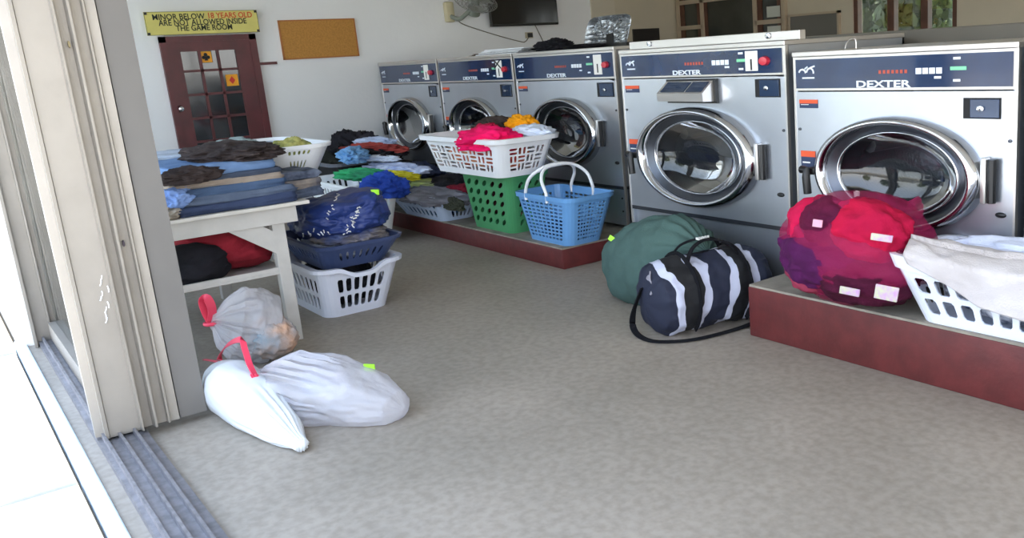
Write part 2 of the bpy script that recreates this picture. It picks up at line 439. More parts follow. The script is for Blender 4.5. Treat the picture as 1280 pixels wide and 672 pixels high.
# porch slab outside with joints
gb = BM(); x = -41.41
while x < 12:
    box(gb, x+.02, x+2.62, -9, YD0-.03, -.1, -.012); x += 2.64
struct('ground_porch', gb, M_conc)
struct('ground_joint', bx(-42, 12, -9, YD0-.03, -.12, -.03), mat('joint_grey', '#8c8a86', .9))
struct('ground_street', bx(-120, 120, -130, -9, -.2, -.1), mat('street_gravel', '#b3a58f', .9, var=.15, vscale=.6))
struct('ground_yard', bx(-60, 60, YF+.2, 90, -.2, -.1), mat('yard_grass', '#8f8a5c', .9, var=.3, vscale=1))

w4_ = thing('window_4_added', None, None, (0,YD0+.2,0)); w4_['kind'] = 'structure'  # unseen window, added so more daylight reaches the game room wall
f = BM()
for X in (XB+.1, -9.1, JX-.27): box(f, X, X+.05, -.03, .03, .45, 3.0)
box(f, XB+.1, JX-.22, -.03, .03, .45, .5); box(f, XB+.1, JX-.22, -.03, .03, 2.95, 3.0)
obj('frame', f, M_alu, w4_, smooth=False)
obj('pane', bx(XB+.1, JX-.22, -.004, .004, .48, 2.97), M_glass, w4_, smooth=False)
# ---- entrance: threshold, jamb, sliding leaf
ZS = .03
tr = BM(); box(tr, JX, XR-.5, .405, .60, -.05, ZS)
for y in (.425, .485, .545): box(tr, JX, XR-.5, y, y+.012, ZS, ZS+.028)
struct('trim_threshold_track', tr, M_alu2)
struct('trim_threshold_kerb', bx(-7.3, XR-.5, .285, .345, -.1, .015, bev=.006), mat('kerb_pale_blue', '#ccd8e4', .5, var=.08, vscale=8))
struct('trim_threshold_groove', bx(-7.3, XR-.5, .345, .405, -.1, -.02), mat('rusty_groove', '#a5866f', .9, var=.5, vscale=18))
def vert_xy(xpx, X, ypx=260): return onx(xpx, ypx, X).y
# jamb reveal at X = JX, ribs standing out of it
jm = BM(); y0 = vert_xy(5, JX); y1 = vert_xy(56, JX)
box(jm, JX-.10, JX, y0, y1+.1, ZS-.03, 3.0)
for a, b in ((26, 28.5), (37, 39.5), (44, 45)):
    ya, yb = vert_xy(a, JX), vert_xy(b, JX); box(jm, JX, JX+.035, ya, yb, ZS, 3.0)
box(jm, JX, JX+.045, y0-.012, y0+.004, ZS-.03, 3.0)
jo = struct('trim_door_jamb', jm, M_alu)
for px, py in ((30,214),(72,386),(75,404)):
    c_ = onx(px, py, JX+.001)
    obj('screw', lathe_y([(.001,-.006),(.012,-.005),(.014,0)], .5, 1, 10), mat('screw_dark', '#40353c', .5, .3), jo, loc=(c_.x, c_.y, c_.z), rot=(0,0,PI/2))
# sliding leaf, seen from its closing edge
LX = -4.75
def ly(p): return vert_xy(p, LX)
door = thing('sliding_door', None, None, (0,0,0)); del_keys = None
door.name = 'door_1'; door['kind'] = 'structure'
lf = BM()
ytop = 2.98
pts = [(LX-.10, ly(56)), (LX-.06, ly(56)), (LX-.05, ly(67.5)), (LX+.006, ly(67.5)), (LX+.006, ly(72.5)), (LX-.004, ly(74)), (LX, ly(116)),
       (LX+.03, ly(117.5)), (LX+.03, ly(120)), (LX-.02, ly(121)), (LX-.02, ly(134)), (LX+.03, ly(136)), (LX+.03, ly(139)), (LX-.02, ly(140)), (LX-.02, ly(154)),
       (LX+.012, ly(155)), (LX+.012, ly(157.5)), (LX-.004, ly(159)), (LX, ly(171)), (LX-.09, ly(171))]
prism(pts, ZS+.012, ytop, lf)
st = obj('stile', lf, M_alu, door, smooth=False)
# inner leaf behind the first one, its shade put into the darker colour
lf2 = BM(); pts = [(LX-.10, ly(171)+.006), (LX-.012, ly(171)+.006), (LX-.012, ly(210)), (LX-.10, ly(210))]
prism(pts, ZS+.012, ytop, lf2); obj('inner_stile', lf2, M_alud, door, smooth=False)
rl = BM(); box(rl, -7.0, LX-.09, ly(80), ly(110), ZS+.012, .16); box(rl, -7.0, LX-.09, ly(80), ly(110), 2.86, ytop)
obj('rail', rl, M_alu, door, smooth=False)
obj('glass_pane', bx(-7.0, LX-.09, ly(95)-.004, ly(95)+.004, .16, 2.86), M_glass, door, smooth=False)
def leaf_mark(p, q, r, m, nm):
    c = onx(p, q, LX+.03); obj(nm, lathe_y([(.001,-.008),(r*.8,-.008),(r,0)], .35, 1, 14), m, door, loc=(LX+.0, c.y, c.z), rot=(0,0,PI/2))
M_screw = mat('screw_dark', '#40353c', .5, .3)
leaf_mark(156, 305, .016, M_screw, 'screw')
leaf_mark(87.5, 55, .016, mat('dirt_spot', '#8b7c5a', .9), 'dirt_spot')
# scratched paint drips on the leaf face
dr = BM(); random.seed(4)
for k in range(9):
    px = 129+random.uniform(-4,6); py = 344+k*6.5
    a = onx(px, py, LX+.002); b = onx(px+random.uniform(-2,3), py+random.uniform(5,9), LX+.002); tube([a,(a+b)/2+Vector((0,.002,0)),b], .0025, dr, 5)
obj('scratch_marks', dr, M_white_plastic, door)

# ================================================================= BACK WALL DOOR AND FITTINGS
def bw(x, y, out=0.0): p = onx(x, y, XB+out); return p.y, p.z
dy0, dz = bw(196.8, 46.5); dy1 = bw(317.3, 43)[0]
d2 = thing('door_2', None, None, (XB, 0, 0)); d2['kind'] = 'structure'
W = dy1-dy0; zt = dz
fr = BM(); box(fr, 0, .05, dy0, dy0+.06, 0, zt); box(fr, 0, .05, dy1-.07, dy1, 0, zt); box(fr, 0, .05, dy0, dy1, zt-.06, zt)
obj('frame', fr, M_red_door, d2, smooth=False)
lv = BM(); a, b = dy0+.06, dy1-.07
# leaf: stiles, rails, muntins (three columns of panes, many rows)
sl = .115; box(lv, .005, .04, a, a+.12, 0, zt-.06); box(lv, .005, .04, b-.16, b, 0, zt-.06)
box(lv, .005, .04, a+.12, b-.16, zt-.16, zt-.06); box(lv, .005, .04, a+.12, b-.16, 0, .28)
ia, ib = a+.12, b-.16; pw = (ib-ia)/3
for k in (1,2): box(lv, .005, .035, ia+pw*k-.014, ia+pw*k+.014, .28, zt-.16)
rows = [bw(264, 87.5)[1], bw(264, 117)[1], bw(270, 145.5)[1]]
step = rows[0]-rows[1]
zz = rows[0]; zr = []
while zz > .35: box(lv, .005, .035, ia, ib, zz-.013, zz+.013); zr.append(zz); zz -= step
lo = obj('leaf', lv, M_red_door, d2, smooth=False)
obj('panes', bx(.012, .018, ia, ib, .28, zt-.16), mat('dark_door_glass', '#1d2226', .12, var=.3, vscale=3, coat=.5), d2, smooth=False)
kb = BM(); ky, kz = bw(224, 136); lathe_y([(.001,-.075),(.025,-.07),(.03,-.055),(.025,-.04),(.012,-.03),(.012,0),(.035,0)], 1, 1, 20, kb)
obj('handle', kb, M_chrome, d2, loc=(.04, ky, kz), rot=(0,0,PI/2))
# card suit stickers
def sticker(nm, label, px, py, s, suit):
    y, z = bw(px, py, .045)
    t = thing(nm, label, 'sticker', (XB+.0185, y, z), 0, None)
    obj('backing', bx(0, .003, -s, s, -s*1.0, s*1.0), mat('sticker_orange', '#eda21c', .5), t, smooth=False)
    bm = BM()
    if suit == 'club':
        for cy, cz in ((0,.38),(-.36,-.08),(.36,-.08)):
            prism([(math.cos(q*PI/8)*.3*s, math.sin(q*PI/8)*.3*s) for q in range(16)], 0, .003, bm)
            bmesh.ops.translate(bm, verts=bm.verts[-32:], vec=(cy*s, cz*s, 0))
        prism([(-.07*s,.1*s),(-.3*s,-.62*s),(.3*s,-.62*s),(.07*s,.1*s)], 0, .003, bm)
    else: prism([(0,.68*s),(-.5*s,0),(0,-.68*s),(.5*s,0)], 0, .003, bm)
    for v in bm.verts: v.co = (.003+v.co.z, v.co.x, v.co.y)
    obj('suit_mark', bm, M_blackm if suit == 'club' else mat('sticker_red', '#c92a20', .5), t, smooth=False)
    bd = BM()
    for (u0,u1,v0,v1) in ((-1,1,.93,1),(-1,1,-1,-.93),(-1,-.93,-1,1),(.93,1,-1,1)): box(bd, .003, .0045, u0*s, u1*s, v0*s, v1*s)
    obj('border', bd, M_blackm if suit == 'club' else mat('sticker_orange', '#eda21c', .5), t, smooth=False)
sticker('suit_sticker', 'orange square sticker with a black club on the game room door glass', 258, 71, .062, 'club')
sticker('suit_sticker', 'orange square sticker with a red diamond on the game room door glass', 291, 100, .062, 'diamond')
# notice sign
def wallrect(tl, br, out):
    y0, z1 = bw(*tl, out); y1, z0 = bw(*br, out); return y0, y1, z0, z1
y0, y1, z0, z1 = wallrect((178.5,15.2), (324.5,40), .055); 
sg = thing('notice_sign', 'yellow notice sign about minors above the maroon game room door', 'sign', (XB+.055, (y0+y1)/2, (z0+z1)/2))
w2, h2 = (y1-y0)/2, (z1-z0)/2
obj('board', bx(0, .012, -w2, w2, -h2, h2), mat('sign_yellow', '#d9cf77', .6, var=.05), sg, smooth=False)
bd = BM()
for (u0,u1,v0,v1) in ((-1,1,.96,1),(-1,1,-1,-.96),(-1,-.992,-1,1),(.992,1,-1,1)): box(bd, .012, .015, u0*w2, u1*w2, v0*h2, v1*h2)
obj('border', bd, mat('sign_border', '#77733f', .6), sg, smooth=False)
bm = BM()
for u in (-.97,.97):
    for v in (-.86,.86): obj('screw', bx(.012, .018, u*w2-.012, u*w2+.012, v*h2-.012, v*h2+.012), M_black, sg, smooth=False)
M_ink = mat('sign_ink', '#2e3326', .7); M_inkr = mat('sign_ink_red', '#d2502c', .7)
R90 = (PI/2, 0, PI/2)
def sign_text(s, y, z, wid, m, size=.082):
    o = text('lettering', s, size, m, sg, (.013, y, z), R90, 1, bold=.0012)
    bpy.context.view_layer.update(); o.scale[0] = wid/max(o.dimensions.x, .001)*o.scale[0]
ww = w2*2
sign_text('MINOR BELOW', -w2+ww*.29, h2*.52, ww*.45, M_ink); sign_text('18 YEARS OLD', -w2+ww*.745, h2*.56, ww*.40, M_inkr)
sign_text('ARE NOT ALLOWED INSIDE', 0-ww*.0, h2*.02, ww*.78, M_ink); sign_text('THE GAME ROOM', 0, -h2*.47, ww*.50, M_ink)
# cork board
y0, y1, z0, z1 = wallrect((346.3,25.5), (448.5,70), 0)
ck = thing('cork_board', 'blank tan cork board on the white wall right of the sign', 'notice board', (XB, (y0+y1)/2, (z0+z1)/2)); w2, h2 = (y1-y0)/2, (z1-z0)/2
obj('cork', bx(.002, .02, -w2+.012, w2-.012, -h2+.012, h2-.012), mat('cork', '#b98542', .9, var=.12, vscale=60, bump=.3, bscale=150), ck, smooth=False)
bd = BM()
for (u0,u1,v0,v1) in ((-w2,w2,h2-.014,h2),(-w2,w2,-h2,-h2+.014),(-w2,-w2+.014,-h2,h2),(w2-.014,w2,-h2,h2)): box(bd, .0, .026, u0, u1, v0, v1)
obj('frame', bd, mat('cork_frame', '#a86a35', .6), ck, smooth=False)
# red painted strip
y0, z0 = bw(323, 81.5); y1, z1 = bw(346, 77.5)
struct('trim_2', bx(XB, XB+.012, y0, y1, z0, z0+.03), M_red_door)
# TV
y0, z1 = bw(609, -14, .12); y1, z0 = bw(697.5, 30.5, .12)
tv = thing('television', 'black flat television mounted high on the wall above the washers', 'television', (XB, (y0+y1)/2, z0))
w2 = (y1-y0)/2; hh = .5
obj('screen_case', bx(.09, .14, -w2, w2, 0, hh, bev=.006), M_black, tv, smooth=False)
obj('screen', bx(.14, .142, -w2+.015, w2-.015, .03, hh-.015), mat('tv_screen', '#0b0c0e', .12), tv, smooth=False)
obj('wall_bracket', bx(0.022, .09, -.15, .15, .12, .42), M_blackm, tv, smooth=False)
# socket and plug
y, z = bw(661, 44)
so = thing('wall_socket', 'small wall socket with a plug below the television', 'socket', (XB, y, z))
obj('plate', bx(0, .012, -.06, .06, -.04, .04, bev=.003), mat('ivory_plastic', '#bdb39c', .5), so, smooth=False)
obj('plug', bx(.012, .05, -.03, .035, -.028, .028, bev=.006), M_black, so, smooth=False)
# cables on the wall
def wallpts(L, out=.012): return [Vector((XB+out, *bw(*p))) for p in L]
M_cable = mat('grey_cable', '#6d675c', .6)
meta(obj('power_cord', tube(smooth_path(wallpts([(668,31),(675,45),(682,60),(690,78)])), .006, seg=6), M_cable), 'thin dark cord hanging down the wall under the television', 'cord')
meta(obj('power_cord', tube(smooth_path([Vector((XB+.02, *bw(571,24)))]+wallpts([(580,31),(620,44),(650,52),(656,52),(660,47)])), .006, seg=6), M_cable), 'thin cord sagging along the wall from the fan to the socket', 'cord')
# wall fan
y, z = bw(559, 15)
fn = thing('wall_fan', 'grey round fan on a cream wall bracket above the washers', 'fan', (XB, y, z))
obj('bracket', bx(0, .10, -.055, .055, -.13, .12, bev=.02), mat('cream_plastic', '#c9bf9d', .5), fn)
am = tube(smooth_path([(.08,0,-.06),(.2,.05,-.10),(.3,.1,-.05),(.36,.16,.02)]), .028); obj('arm', am, mat('fan_green_grey', '#7f857c', .5), fn)
head = bpy.data.objects.new('head', None)
C.objects.link(head); head.parent = fn; head.location = (.40,.20,.10); head.rotation_euler = (math.radians(-58), math.radians(10), math.radians(72))
gm = mat('fan_wire', '#8d8f8c', .4, .6); gb = BM()
Rf = .27
for k in range(5): 
    r = Rf*(k+1)/5; zo = .07*math.sqrt(max(0,1-(r/Rf)**2))
    tube([(math.cos(q*PI/18)*r, -zo, math.sin(q*PI/18)*r) for q in range(36)], .003, gb, 5, closed=True)
    tube([(math.cos(q*PI/18)*r, zo, math.sin(q*PI/18)*r) for q in range(36)], .003, gb, 5, closed=True)
for q in range(36):
    a = q*PI/18
    for sg_ in (-1,1): tube([(math.cos(a)*Rf*t, sg_*.07*math.sqrt(max(0,1-t*t)), math.sin(a)*Rf*t) for t in (.12,.4,.65,.85,1)], .0018, gb, 4)
obj('grille', gb, gm, head)
bl = BM()
for k in range(3):
    a0 = 2*PI*k/3
    for sgn in (0,):
        g = [[bl.verts.new((math.cos(a0+da)*r, .03*math.sin(da*3)-.0, math.sin(a0+da)*r)) for da in (0,.25,.5,.75,.95)] for r in (.04,.12,.2,.235)]
        for i in range(3):
            for j in range(4): bl.faces.new((g[i][j], g[i+1][j], g[i+1][j+1], g[i][j+1]))
obj('blades', bl, mat('fan_blade', '#9a9c96', .4), head, mods=(('solid', .004),))
obj('motor', lathe_y([(.02,-.06),(.05,-.05),(.055,.05),(.08,.08),(.08,.18),(.04,.2),(.001,.2)], 1, 1, 24), mat('fan_green_grey', '#7f857c', .5), head)
obj('hub_cap', lathe_y([(.001,-.085),(.04,-.08),(.045,-.06)], 1, 1, 20), mat('silver_cap', '#dcdcd8', .3, .6), head)
# small dark framed niche and faded mark
y0, y1, z0, z1 = wallrect((790,36.5), (824.5,60), -.02)
struct('window_1', bx(XB-.03, XB+.0, y0, y1, z0, z1), mat('dark_recess', '#26221f', .6))
# ================================================================= FAR WALL
def fwp(x, y, out=0.0): p = ony(x, y, YF-out); return p.x, p.z
def far_rect(x0p, x1p, ytop, ybot, xm=None):
    xa, za = fwp(x0p, ytop); xb, _ = fwp(x1p, ytop); return xa, xb, za, fwp(x0p, ybot)[1]
w = thing('window_2', None, None, (0,YF,0)); w['kind'] = 'structure'
x0 = fwp(851,10)[0]; x1 = fwp(981,10)[0]; zt = fwp(853,6.5)[1]; zb = 1.2
ma = fwp(881,20)[0]; mb = fwp(946.5,20)[0]; zm1 = fwp(870,34)[1]; zm2 = fwp(965,27)[1]
f = BM()
def fb(a, b, c, d): box(f, a, b, -.06, 0, c, d)
fb(x0-.05, x0+.02, zb, 3.2); fb(ma-.04, ma+.03, zb, 3.2); fb(mb-.03, mb+.04, zb, 3.2); fb(x1-.02, x1+.05, zb, 3.2); fb(x0, ma, zm1-.03, zm1+.03); fb(mb, x1, zm2-.03, zm2+.03); fb(x0, mb, zt, zt+.06)
obj('frame', f, M_woodc, w, smooth=False)
f = BM()
for (a, b) in ((x0+.02, ma-.04), (mb+.04, x1-.02)):
    box(f, a, a+.09, -.04, -.0, zb, 3.2); box(f, b-.09, b, -.04, 0, zb, 3.2)
box(f, ma+.03, ma+.09, -.04, 0, zb, zt)
obj('sash', f, M_brown, w, smooth=False)
obj('pane', bx(x0, x1, -.02, -.01, zb, 3.2), mat('dim_window', '#3a3d38', .15, var=.35, vscale=1.2, coat=.4), w, smooth=False)
for (px0, px1, py0, py1, lab) in ((958,975,8.5,20.5,'upper white paper notice in the far wooden frame'), (959,976,33,46,'lower white paper notice in the far wooden frame')):
    a, zt_ = fwp(px0, py0, .05); b, zb_ = fwp(px1, py1, .05)
    meta(obj('paper_notice', bx(a, b, YF-.048, YF-.043, min(zb_,zt_), max(zb_,zt_)), mat('paper', '#c9ccc2', .8), smooth=False), lab, 'notice', 'paper notices on the far window')
# dark opening / board beside it
a, zt_ = fwp(988,18.4); b, _ = fwp(1051,14)
bo = thing('menu_board', 'dark grey blank panel on the far wall beside the windows', 'board', (a, YF, 1.25))
obj('panel', bx(.03, b-a-.03, -.04, 0, 0, zt_-1.28), M_greydoor, bo, smooth=False)
f = BM(); box(f, 0, b-a, -.05, 0, zt_-1.28, zt_-1.25); box(f, 0, .03, -.05, 0, 0, zt_-1.25); box(f, b-a-.03, b-a, -.05, 0, 0, zt_-1.25)
obj('frame', f, M_woodc, bo, smooth=False)
# big glazing
g = thing('window_3', None, None, (0,YF+.05,0)); g['kind'] = 'structure'
f = BM()
for p in (1067, 1112, 1154, 1194): X = fwp(p, 20)[0]; box(f, X-.05, X+.05, -.03, .06, .7, 3.1)
box(f, gx0, gx1, -.03, .06, 3.0, 3.1); box(f, gx0, gx1, -.03, .06, .7, .78)
obj('frame', f, M_brown, g, smooth=False)
obj('pane', bx(gx0, gx1, .012, .018, .75, 3.0), M_glass, g, smooth=False)
# trees and porch roof beyond the far glazing
def tree(lab, x, y, h, r, seed, m):
    t = thing('tree', lab, 'tree', (x, y, -.1), 0, 'trees beyond the far windows' if y > 0 else 'trees across the street')
    obj('trunk', tube([(0,0,0),(.06,.03,h*.3),(-.04,0,h*.6)], .1, rads=[.13,.09,.06]), mat('bark', '#5a4a38', .9, bump=.5), t)
    random.seed(seed); b = BM()
    for k in range(1500):
        d = Vector((random.gauss(0,1), random.gauss(0,1), random.gauss(0,1))).normalized()
        p = Vector((0,0,h*.62))+Vector((d.x*r, d.y*r, d.z*h*.36))*(random.uniform(.5,1)**.5)*(1+.3*noise.noise(d*2+Vector((seed,0,0))))
        u = Vector((random.gauss(0,1),random.gauss(0,1),random.gauss(0,1))).normalized(); v = u.cross(d).normalized(); s_ = random.uniform(.06,.14)
        b.faces.new([b.verts.new(p+q) for q in (u*s_*h/2.8, v*s_*.5*h/2.8, -u*s_*h/2.8, -v*s_*.5*h/2.8)])
    obj('foliage', b, m, t, smooth=False)
ML = [mat('leaves_dark', '#4c5f34', .7, var=.3, vscale=3), mat('leaves_olive', '#8a9150', .7, var=.3, vscale=3), mat('leaves_dry', '#b39a6a', .7, var=.3, vscale=3)]
for k, px in enumerate((1075, 1100, 1128, 1158, 1186, 1215)):
    p = ony(px, 30, 12.4+1.9*(k % 3))
    tree(['dark green bushy tree seen through the far glazing beside its left post', 'olive tree behind the first far glass panel', 'dry straw-coloured bush behind the middle far glass panel', 'dark green tree behind the middle post of the far glazing', 'olive bush behind the right far glass panel', 'dry bush at the right edge of the far glazing'][k], p.x, p.y, (3.2,2.9,2.3,3.3,2.6,2.4)[k], (.85,.7,.7,.85,.7,.8)[k], k+3, ML[(0,1,2,0,1,2)[k]])
pr_ = BM(); box(pr_, gx0-2, gx1+3, YF+.2, YF+2.6, 2.75, 2.9)
for k in range(5): box(pr_, gx0-2, gx1+3, YF+2.4-.35*k, YF+2.46-.35*k, 2.58, 2.75)
for k, (x_, y_, h_) in enumerate(((-34,-19,6.5),(-24,-17,4.6),(-15,-20,7),(-6,-18,5.2))):
    tree(['tall tree across the street, farthest along the road','low bushy tree across the street, second along the road','tallest spreading tree across the street','tree across the street straight out from the entrance'][k], x_, y_, h_, h_*.42, 20+k, ML[k%2])
struct('wall_street', bx(-60, 30, -26, -25.8, -.1, 1.6), mat('street_wall_paint', '#c9c2b4', .9))
struct('trim_porch_roof', pr_, mat('porch_roof_brown', '#7b7565', .8))
# ================================================================= PLINTHS
def plinth(x0, x1, y0, y1, z, lab):
    t = thing('washer_plinth', lab, 'plinth', (x0, y0, 0))
    w, d = x1-x0, y1-y0
    sd = BM(); box(sd, 0, w, 0, d, 0, z-.012, bev=.008); obj('body', sd, M_maroon, t)
    tp = BM(); box(tp, .006, w-.006, .006, d, z-.02, z); obj('top_slab', tp, M_plinth_top, t, smooth=False)
    return t
PLZ, PRZ = .171, .307
YW, YV = 4.46, 3.93     # front planes: small washers on the left plinth, bigger ones nearer
pf = onz(705, 337); pr = onz(937.5, 418.8)
plinth(XB+.02, pf.x, pf.y, 5.6, PLZ, 'low maroon plinth carrying the three far washers and the laundry baskets')
plinth(pr.x, -.4, pr.y, YV+1.3, PRZ, 'taller maroon plinth under the nearest washer, pink mesh bag on it')
# ================================================================= WASHERS
M_lab_o = mat('label_orange', '#d8542c', .5); M_lab_n = mat('label_navy', '#243455', .4); M_lab_w = mat('label_white', '#e6e6e2', .5)
M_ink_w = mat('print_white', '#dfe6ee', .5); M_ink_r = mat('print_red', '#b2472f', .5); M_ink_g = mat('print_green', '#7fd0a4', .5)
M_rub = mat('rubber_seal', '#33353a', .5); M_btn = mat('button_red', '#c2283c', .3, coat=.5)
M_coin = mat('coin_plate_navy', '#1d3554', .25, .3, coat=.5)
RF = (PI/2, 0, 0)
def washer(label, x0, x1, Y, zb, zt, zseam, zbase, cx, cz, R, Rz, number, card, box_px, box_z, pscale=1.0, soap=False, scribble=False):
    """x0..x1 front width, Y front plane, zb floor of the machine, zt top; ring centre and half sizes"""
    W, D = x1-x0, 1.15
    t = thing('washing_machine', label, 'washing machine', (x0, Y, zb), 0, 'front-loading washing machines')
    def Z(z): return z-zb
    H = zt-zb; c = cx-x0; cz_ = Z(cz); g = .018
    # body: sides, back, lower panel
    b = BM(); box(b, g, g+.02, .004, D, 0, H-.02); box(b, W-g-.02, W-g, .004, D, 0, H-.02); box(b, g, W-g, D-.02, D, 0, H-.02)
    obj('body', b, M_steel, t, smooth=False)
    b = BM(); zB = Z(zbase)
    box(b, g, W-g, .03, .05, .03, zB-.012, bev=.004); obj('base_panel', b, M_steel, t, smooth=False)
    b = BM(); box(b, g, W-g, .0, .06, zB-.014, zB+.012); obj('panel_seam', b, M_dark_steel, t, smooth=False)
    # front panel with its elliptical opening
    b = BM(); n = 72; zs = Z(zseam); O = []; I = []; I2 = []; 
    lo, hi = zB+.012, zs-.008; l, r = g, W-g
    for i in range(n):
        a = 2*PI*(i+.5)/n; ca, sa = math.cos(a), math.sin(a)
        ix, iz = c+R*.93*ca, cz_+Rz*.93*sa
        tx = ((r-c)/ca if ca > 0 else (l-c)/ca) if abs(ca) > 1e-6 else 1e9
        tz = ((hi-cz_)/sa if sa > 0 else (lo-cz_)/sa) if abs(sa) > 1e-6 else 1e9
        # use elliptical direction so the rays keep even spacing
        k = min(abs((r-c)/(R*ca)) if ca > 0 else abs((c-l)/(R*ca)), abs((hi-cz_)/(Rz*sa)) if sa > 0 else abs((cz_-lo)/(Rz*sa)))
        O.append(b.verts.new((c+R*ca*k, 0, cz_+Rz*sa*k))); I.append(b.verts.new((ix, 0, iz)))
    for i in range(n): b.faces.new((O[i], O[(i+1)%n], I[(i+1)%n], I[i]))
    for X_, Z_ in ((l,lo),(r,lo),(r,hi),(l,hi)):
        v = Vector((X_, 0, Z_)); s_ = sorted(range(n), key=lambda q: (O[q].co-v).length)[:2]
        o1, o2 = O[s_[0]], O[s_[1]]
        if (o1.co-v).length > 1e-4 and (o2.co-v).length > 1e-4 and abs(o1.co.x-o2.co.x) > 1e-4 and abs(o1.co.z-o2.co.z) > 1e-4: b.faces.new((o1, b.verts.new(v), o2))
    for f in list(b.faces):
        pass
    obj('front_panel', b, M_steel, t, smooth=False)
    for q_ in (g-.004, W-g-.008): obj('edge_trim', bx(q_, q_+.012, -.004, .02, 0, H-.02), M_steel_top, t, smooth=False)
    # top cap
    b = BM(); box(b, g-.006, W-g+.006, -.012, D, H-.028, H, bev=.004); obj('top_cap', b, M_steel_top, t, smooth=False)
    # control panel
    cp = bpy.data.objects.new('control_panel', None)
    b = BM(); box(b, g, W-g, -.006, .03, zs, H-.030); bb = obj('control_panel', b, M_steel_top, t, smooth=False)
    ph = H-.030-zs; pz0, pz1 = zs+ph*.07, zs+ph*.93
    obj('face', bx(g+.02, W-g-.02, -.010, -.005, pz0, pz1), M_navy, bb, smooth=False)
    def U(u, v): return g+.02+(W-2*g-.04)*u, pz0+(pz1-pz0)*v
    kx = 1.7
    x, z = U(.07, .55); s_ = .055*pscale
    b = BM(); q_ = s_*.42
    tube([(x-q_*1.5+math.cos(a)*q_*.9, -.0105, z-q_*.2+math.sin(a)*q_*.8) for a in [PI*.9-k*PI/7 for k in range(7)]], .0055, b, 6)
    tube([(x+q_*.5+math.cos(a)*q_*.9, -.0105, z-q_*.1+math.sin(a)*q_*.9) for a in [PI*.95-k*PI/7 for k in range(8)]], .0055, b, 6)
    tube([(x+q_*.6,-.0105,z+q_*.9),(x+q_*1.7,-.0105,z+q_*1.2)], .005, b, 6); tube([(x-q_*.8,-.0105,z+q_*.7),(x-q_*.1,-.0105,z+q_*1.1)], .005, b, 6)
    obj('emblem', b, M_ink_w, bb)
    x, z = U(.07, .36); obj('emblem_underline', bx(x-.045, x+.045, -.0112, -.0098, z-.004, z+.004), M_ink_w, bb, smooth=False)
    x, z = U(.45, .11); text('brand_lettering', 'DEXTER', .04*pscale, M_ink_w, bb, (x, -.011, z), RF, 1.9, bold=.001)
    x, z = U(.66, .5)
    b = BM()
    for k in range(4): box(b, x-.075+k*.04, x-.075+k*.04+.033, -.0115, -.0098, z-.014, z+.016)
    obj('price_digits', b, M_ink_w, bb, smooth=False)
    x, z = U(.50, .5); b = BM()
    for k in range(7): box(b, x-.09+k*.027, x-.09+k*.027+.016, -.0112, -.0098, z-.008, z+.01)
    obj('cycle_marks', b, M_ink_r, bb, smooth=False)
    x, z = U(.79, .56); obj('status_light', bx(x-.05, x+.04, -.0125, -.0098, z-.009, z+.009, bev=.002), M_ink_g, bb, smooth=False)
    for (u, v) in ((.70,.30),(.78,.86),(.78,.2)):
        x, z = U(u, v); obj('keypad_mark', bx(x-.02, x+.02, -.0112, -.0098, z-.006, z+.006), M_ink_w, bb, smooth=False)
    if card:
        x, z = U(card, .52); hw = .042*pscale; hh = ph*.36
        cd = obj('number_card', bx(x-hw*1.25, x+hw*1.25, -.014, -.0095, z-hh, z+hh, bev=.003), M_lab_w, bb, smooth=False)
        text('number', number, .095*pscale, M_blackm, cd, (x, -.0145, z-hh*.42), RF, 1.3)
        x, z = U(card+.075, .5)
        obj('stop_button', lathe_y([(.001,-.03),(.024,-.028),(.028,-.01),(.028,0)], 1.35, 1, 20), M_btn, bb, loc=(x, -.008, z))
        if scribble:
            x, z = U(card-.01, .72); b = BM()
            tube([(x-.06,-.016,z+.05),(x+.06,-.016,z-.03)], .006, b); tube([(x+.06,-.016,z+.05),(x-.06,-.016,z-.03)], .006, b)
            obj('cross_mark', b, M_blackm, bb)
    # warning label top left
    lw = .15*W/1.55
    for (lx, lz, hh, nm) in ((g+.035, zs-.075, .048, 'warning_label'), (g+.035, cz_+.04, .115, 'instruction_label')):
        q = obj(nm, bx(lx, lx+lw*(1 if hh < .06 else .8), -.003, .001, lz-hh/2, lz+hh/2), M_lab_n, t, smooth=False)
        obj('stripe', bx(lx, lx+lw*(1 if hh < .06 else .8), -.0045, -.002, lz+hh*(.05 if hh < .06 else .2), lz+hh/2), M_lab_o, q, smooth=False)
        obj('label_print', bx(lx+.012, lx+lw*.5, -.0045, -.002, lz-hh*.12, lz-hh*.05), M_lab_w, q, smooth=False)
    # coin meter plate
    xa, xb = box_px; za, zb_ = box_z
    q = obj('coin_meter', bx(xa-x0, xb-x0, -.006, .002, Z(za), Z(zb_), bev=.002), M_blackm, t, smooth=False)
    obj('coin_plate', bx(xa-x0+.04, xb-x0-.005, -.011, -.004, Z(za)+.006, Z(zb_)-.006, bev=.002), M_coin, q, smooth=False)
    obj('coin_lock', lathe_y([(.001,-.014),(.013,-.012),(.013,0)], 1.5, 1, 14), M_chrome, q, loc=((xa+xb)/2-x0, -.008, Z((za+zb_)/2)))
    # door: chrome ring, cone, inner ring, glass
    dr = bpy.data.objects.new('door', None); C.objects.link(dr); dr.parent = t; dr.location = (c, 0, cz_)
    prof = [(1.0,.002),(1.0,-.02),(.985,-.05),(.955,-.075),(.915,-.085),(.88,-.078),(.855,-.055),(.845,-.03)]
    obj('chrome_ring', lathe_y([(r_, y_) for r_, y_ in prof], R, Rz), M_chrome, dr, smooth='all')
    obj('door_cone', lathe_y([(.85,-.032),(.83,-.028),(.78,-.01),(.735,-.0)], R, Rz), M_dark_steel, dr, smooth='all')
    obj('inner_ring', lathe_y([(.745,.0),(.735,-.018),(.72,-.024),(.705,-.018),(.70,.0)], R, Rz), M_chrome, dr, smooth='all')
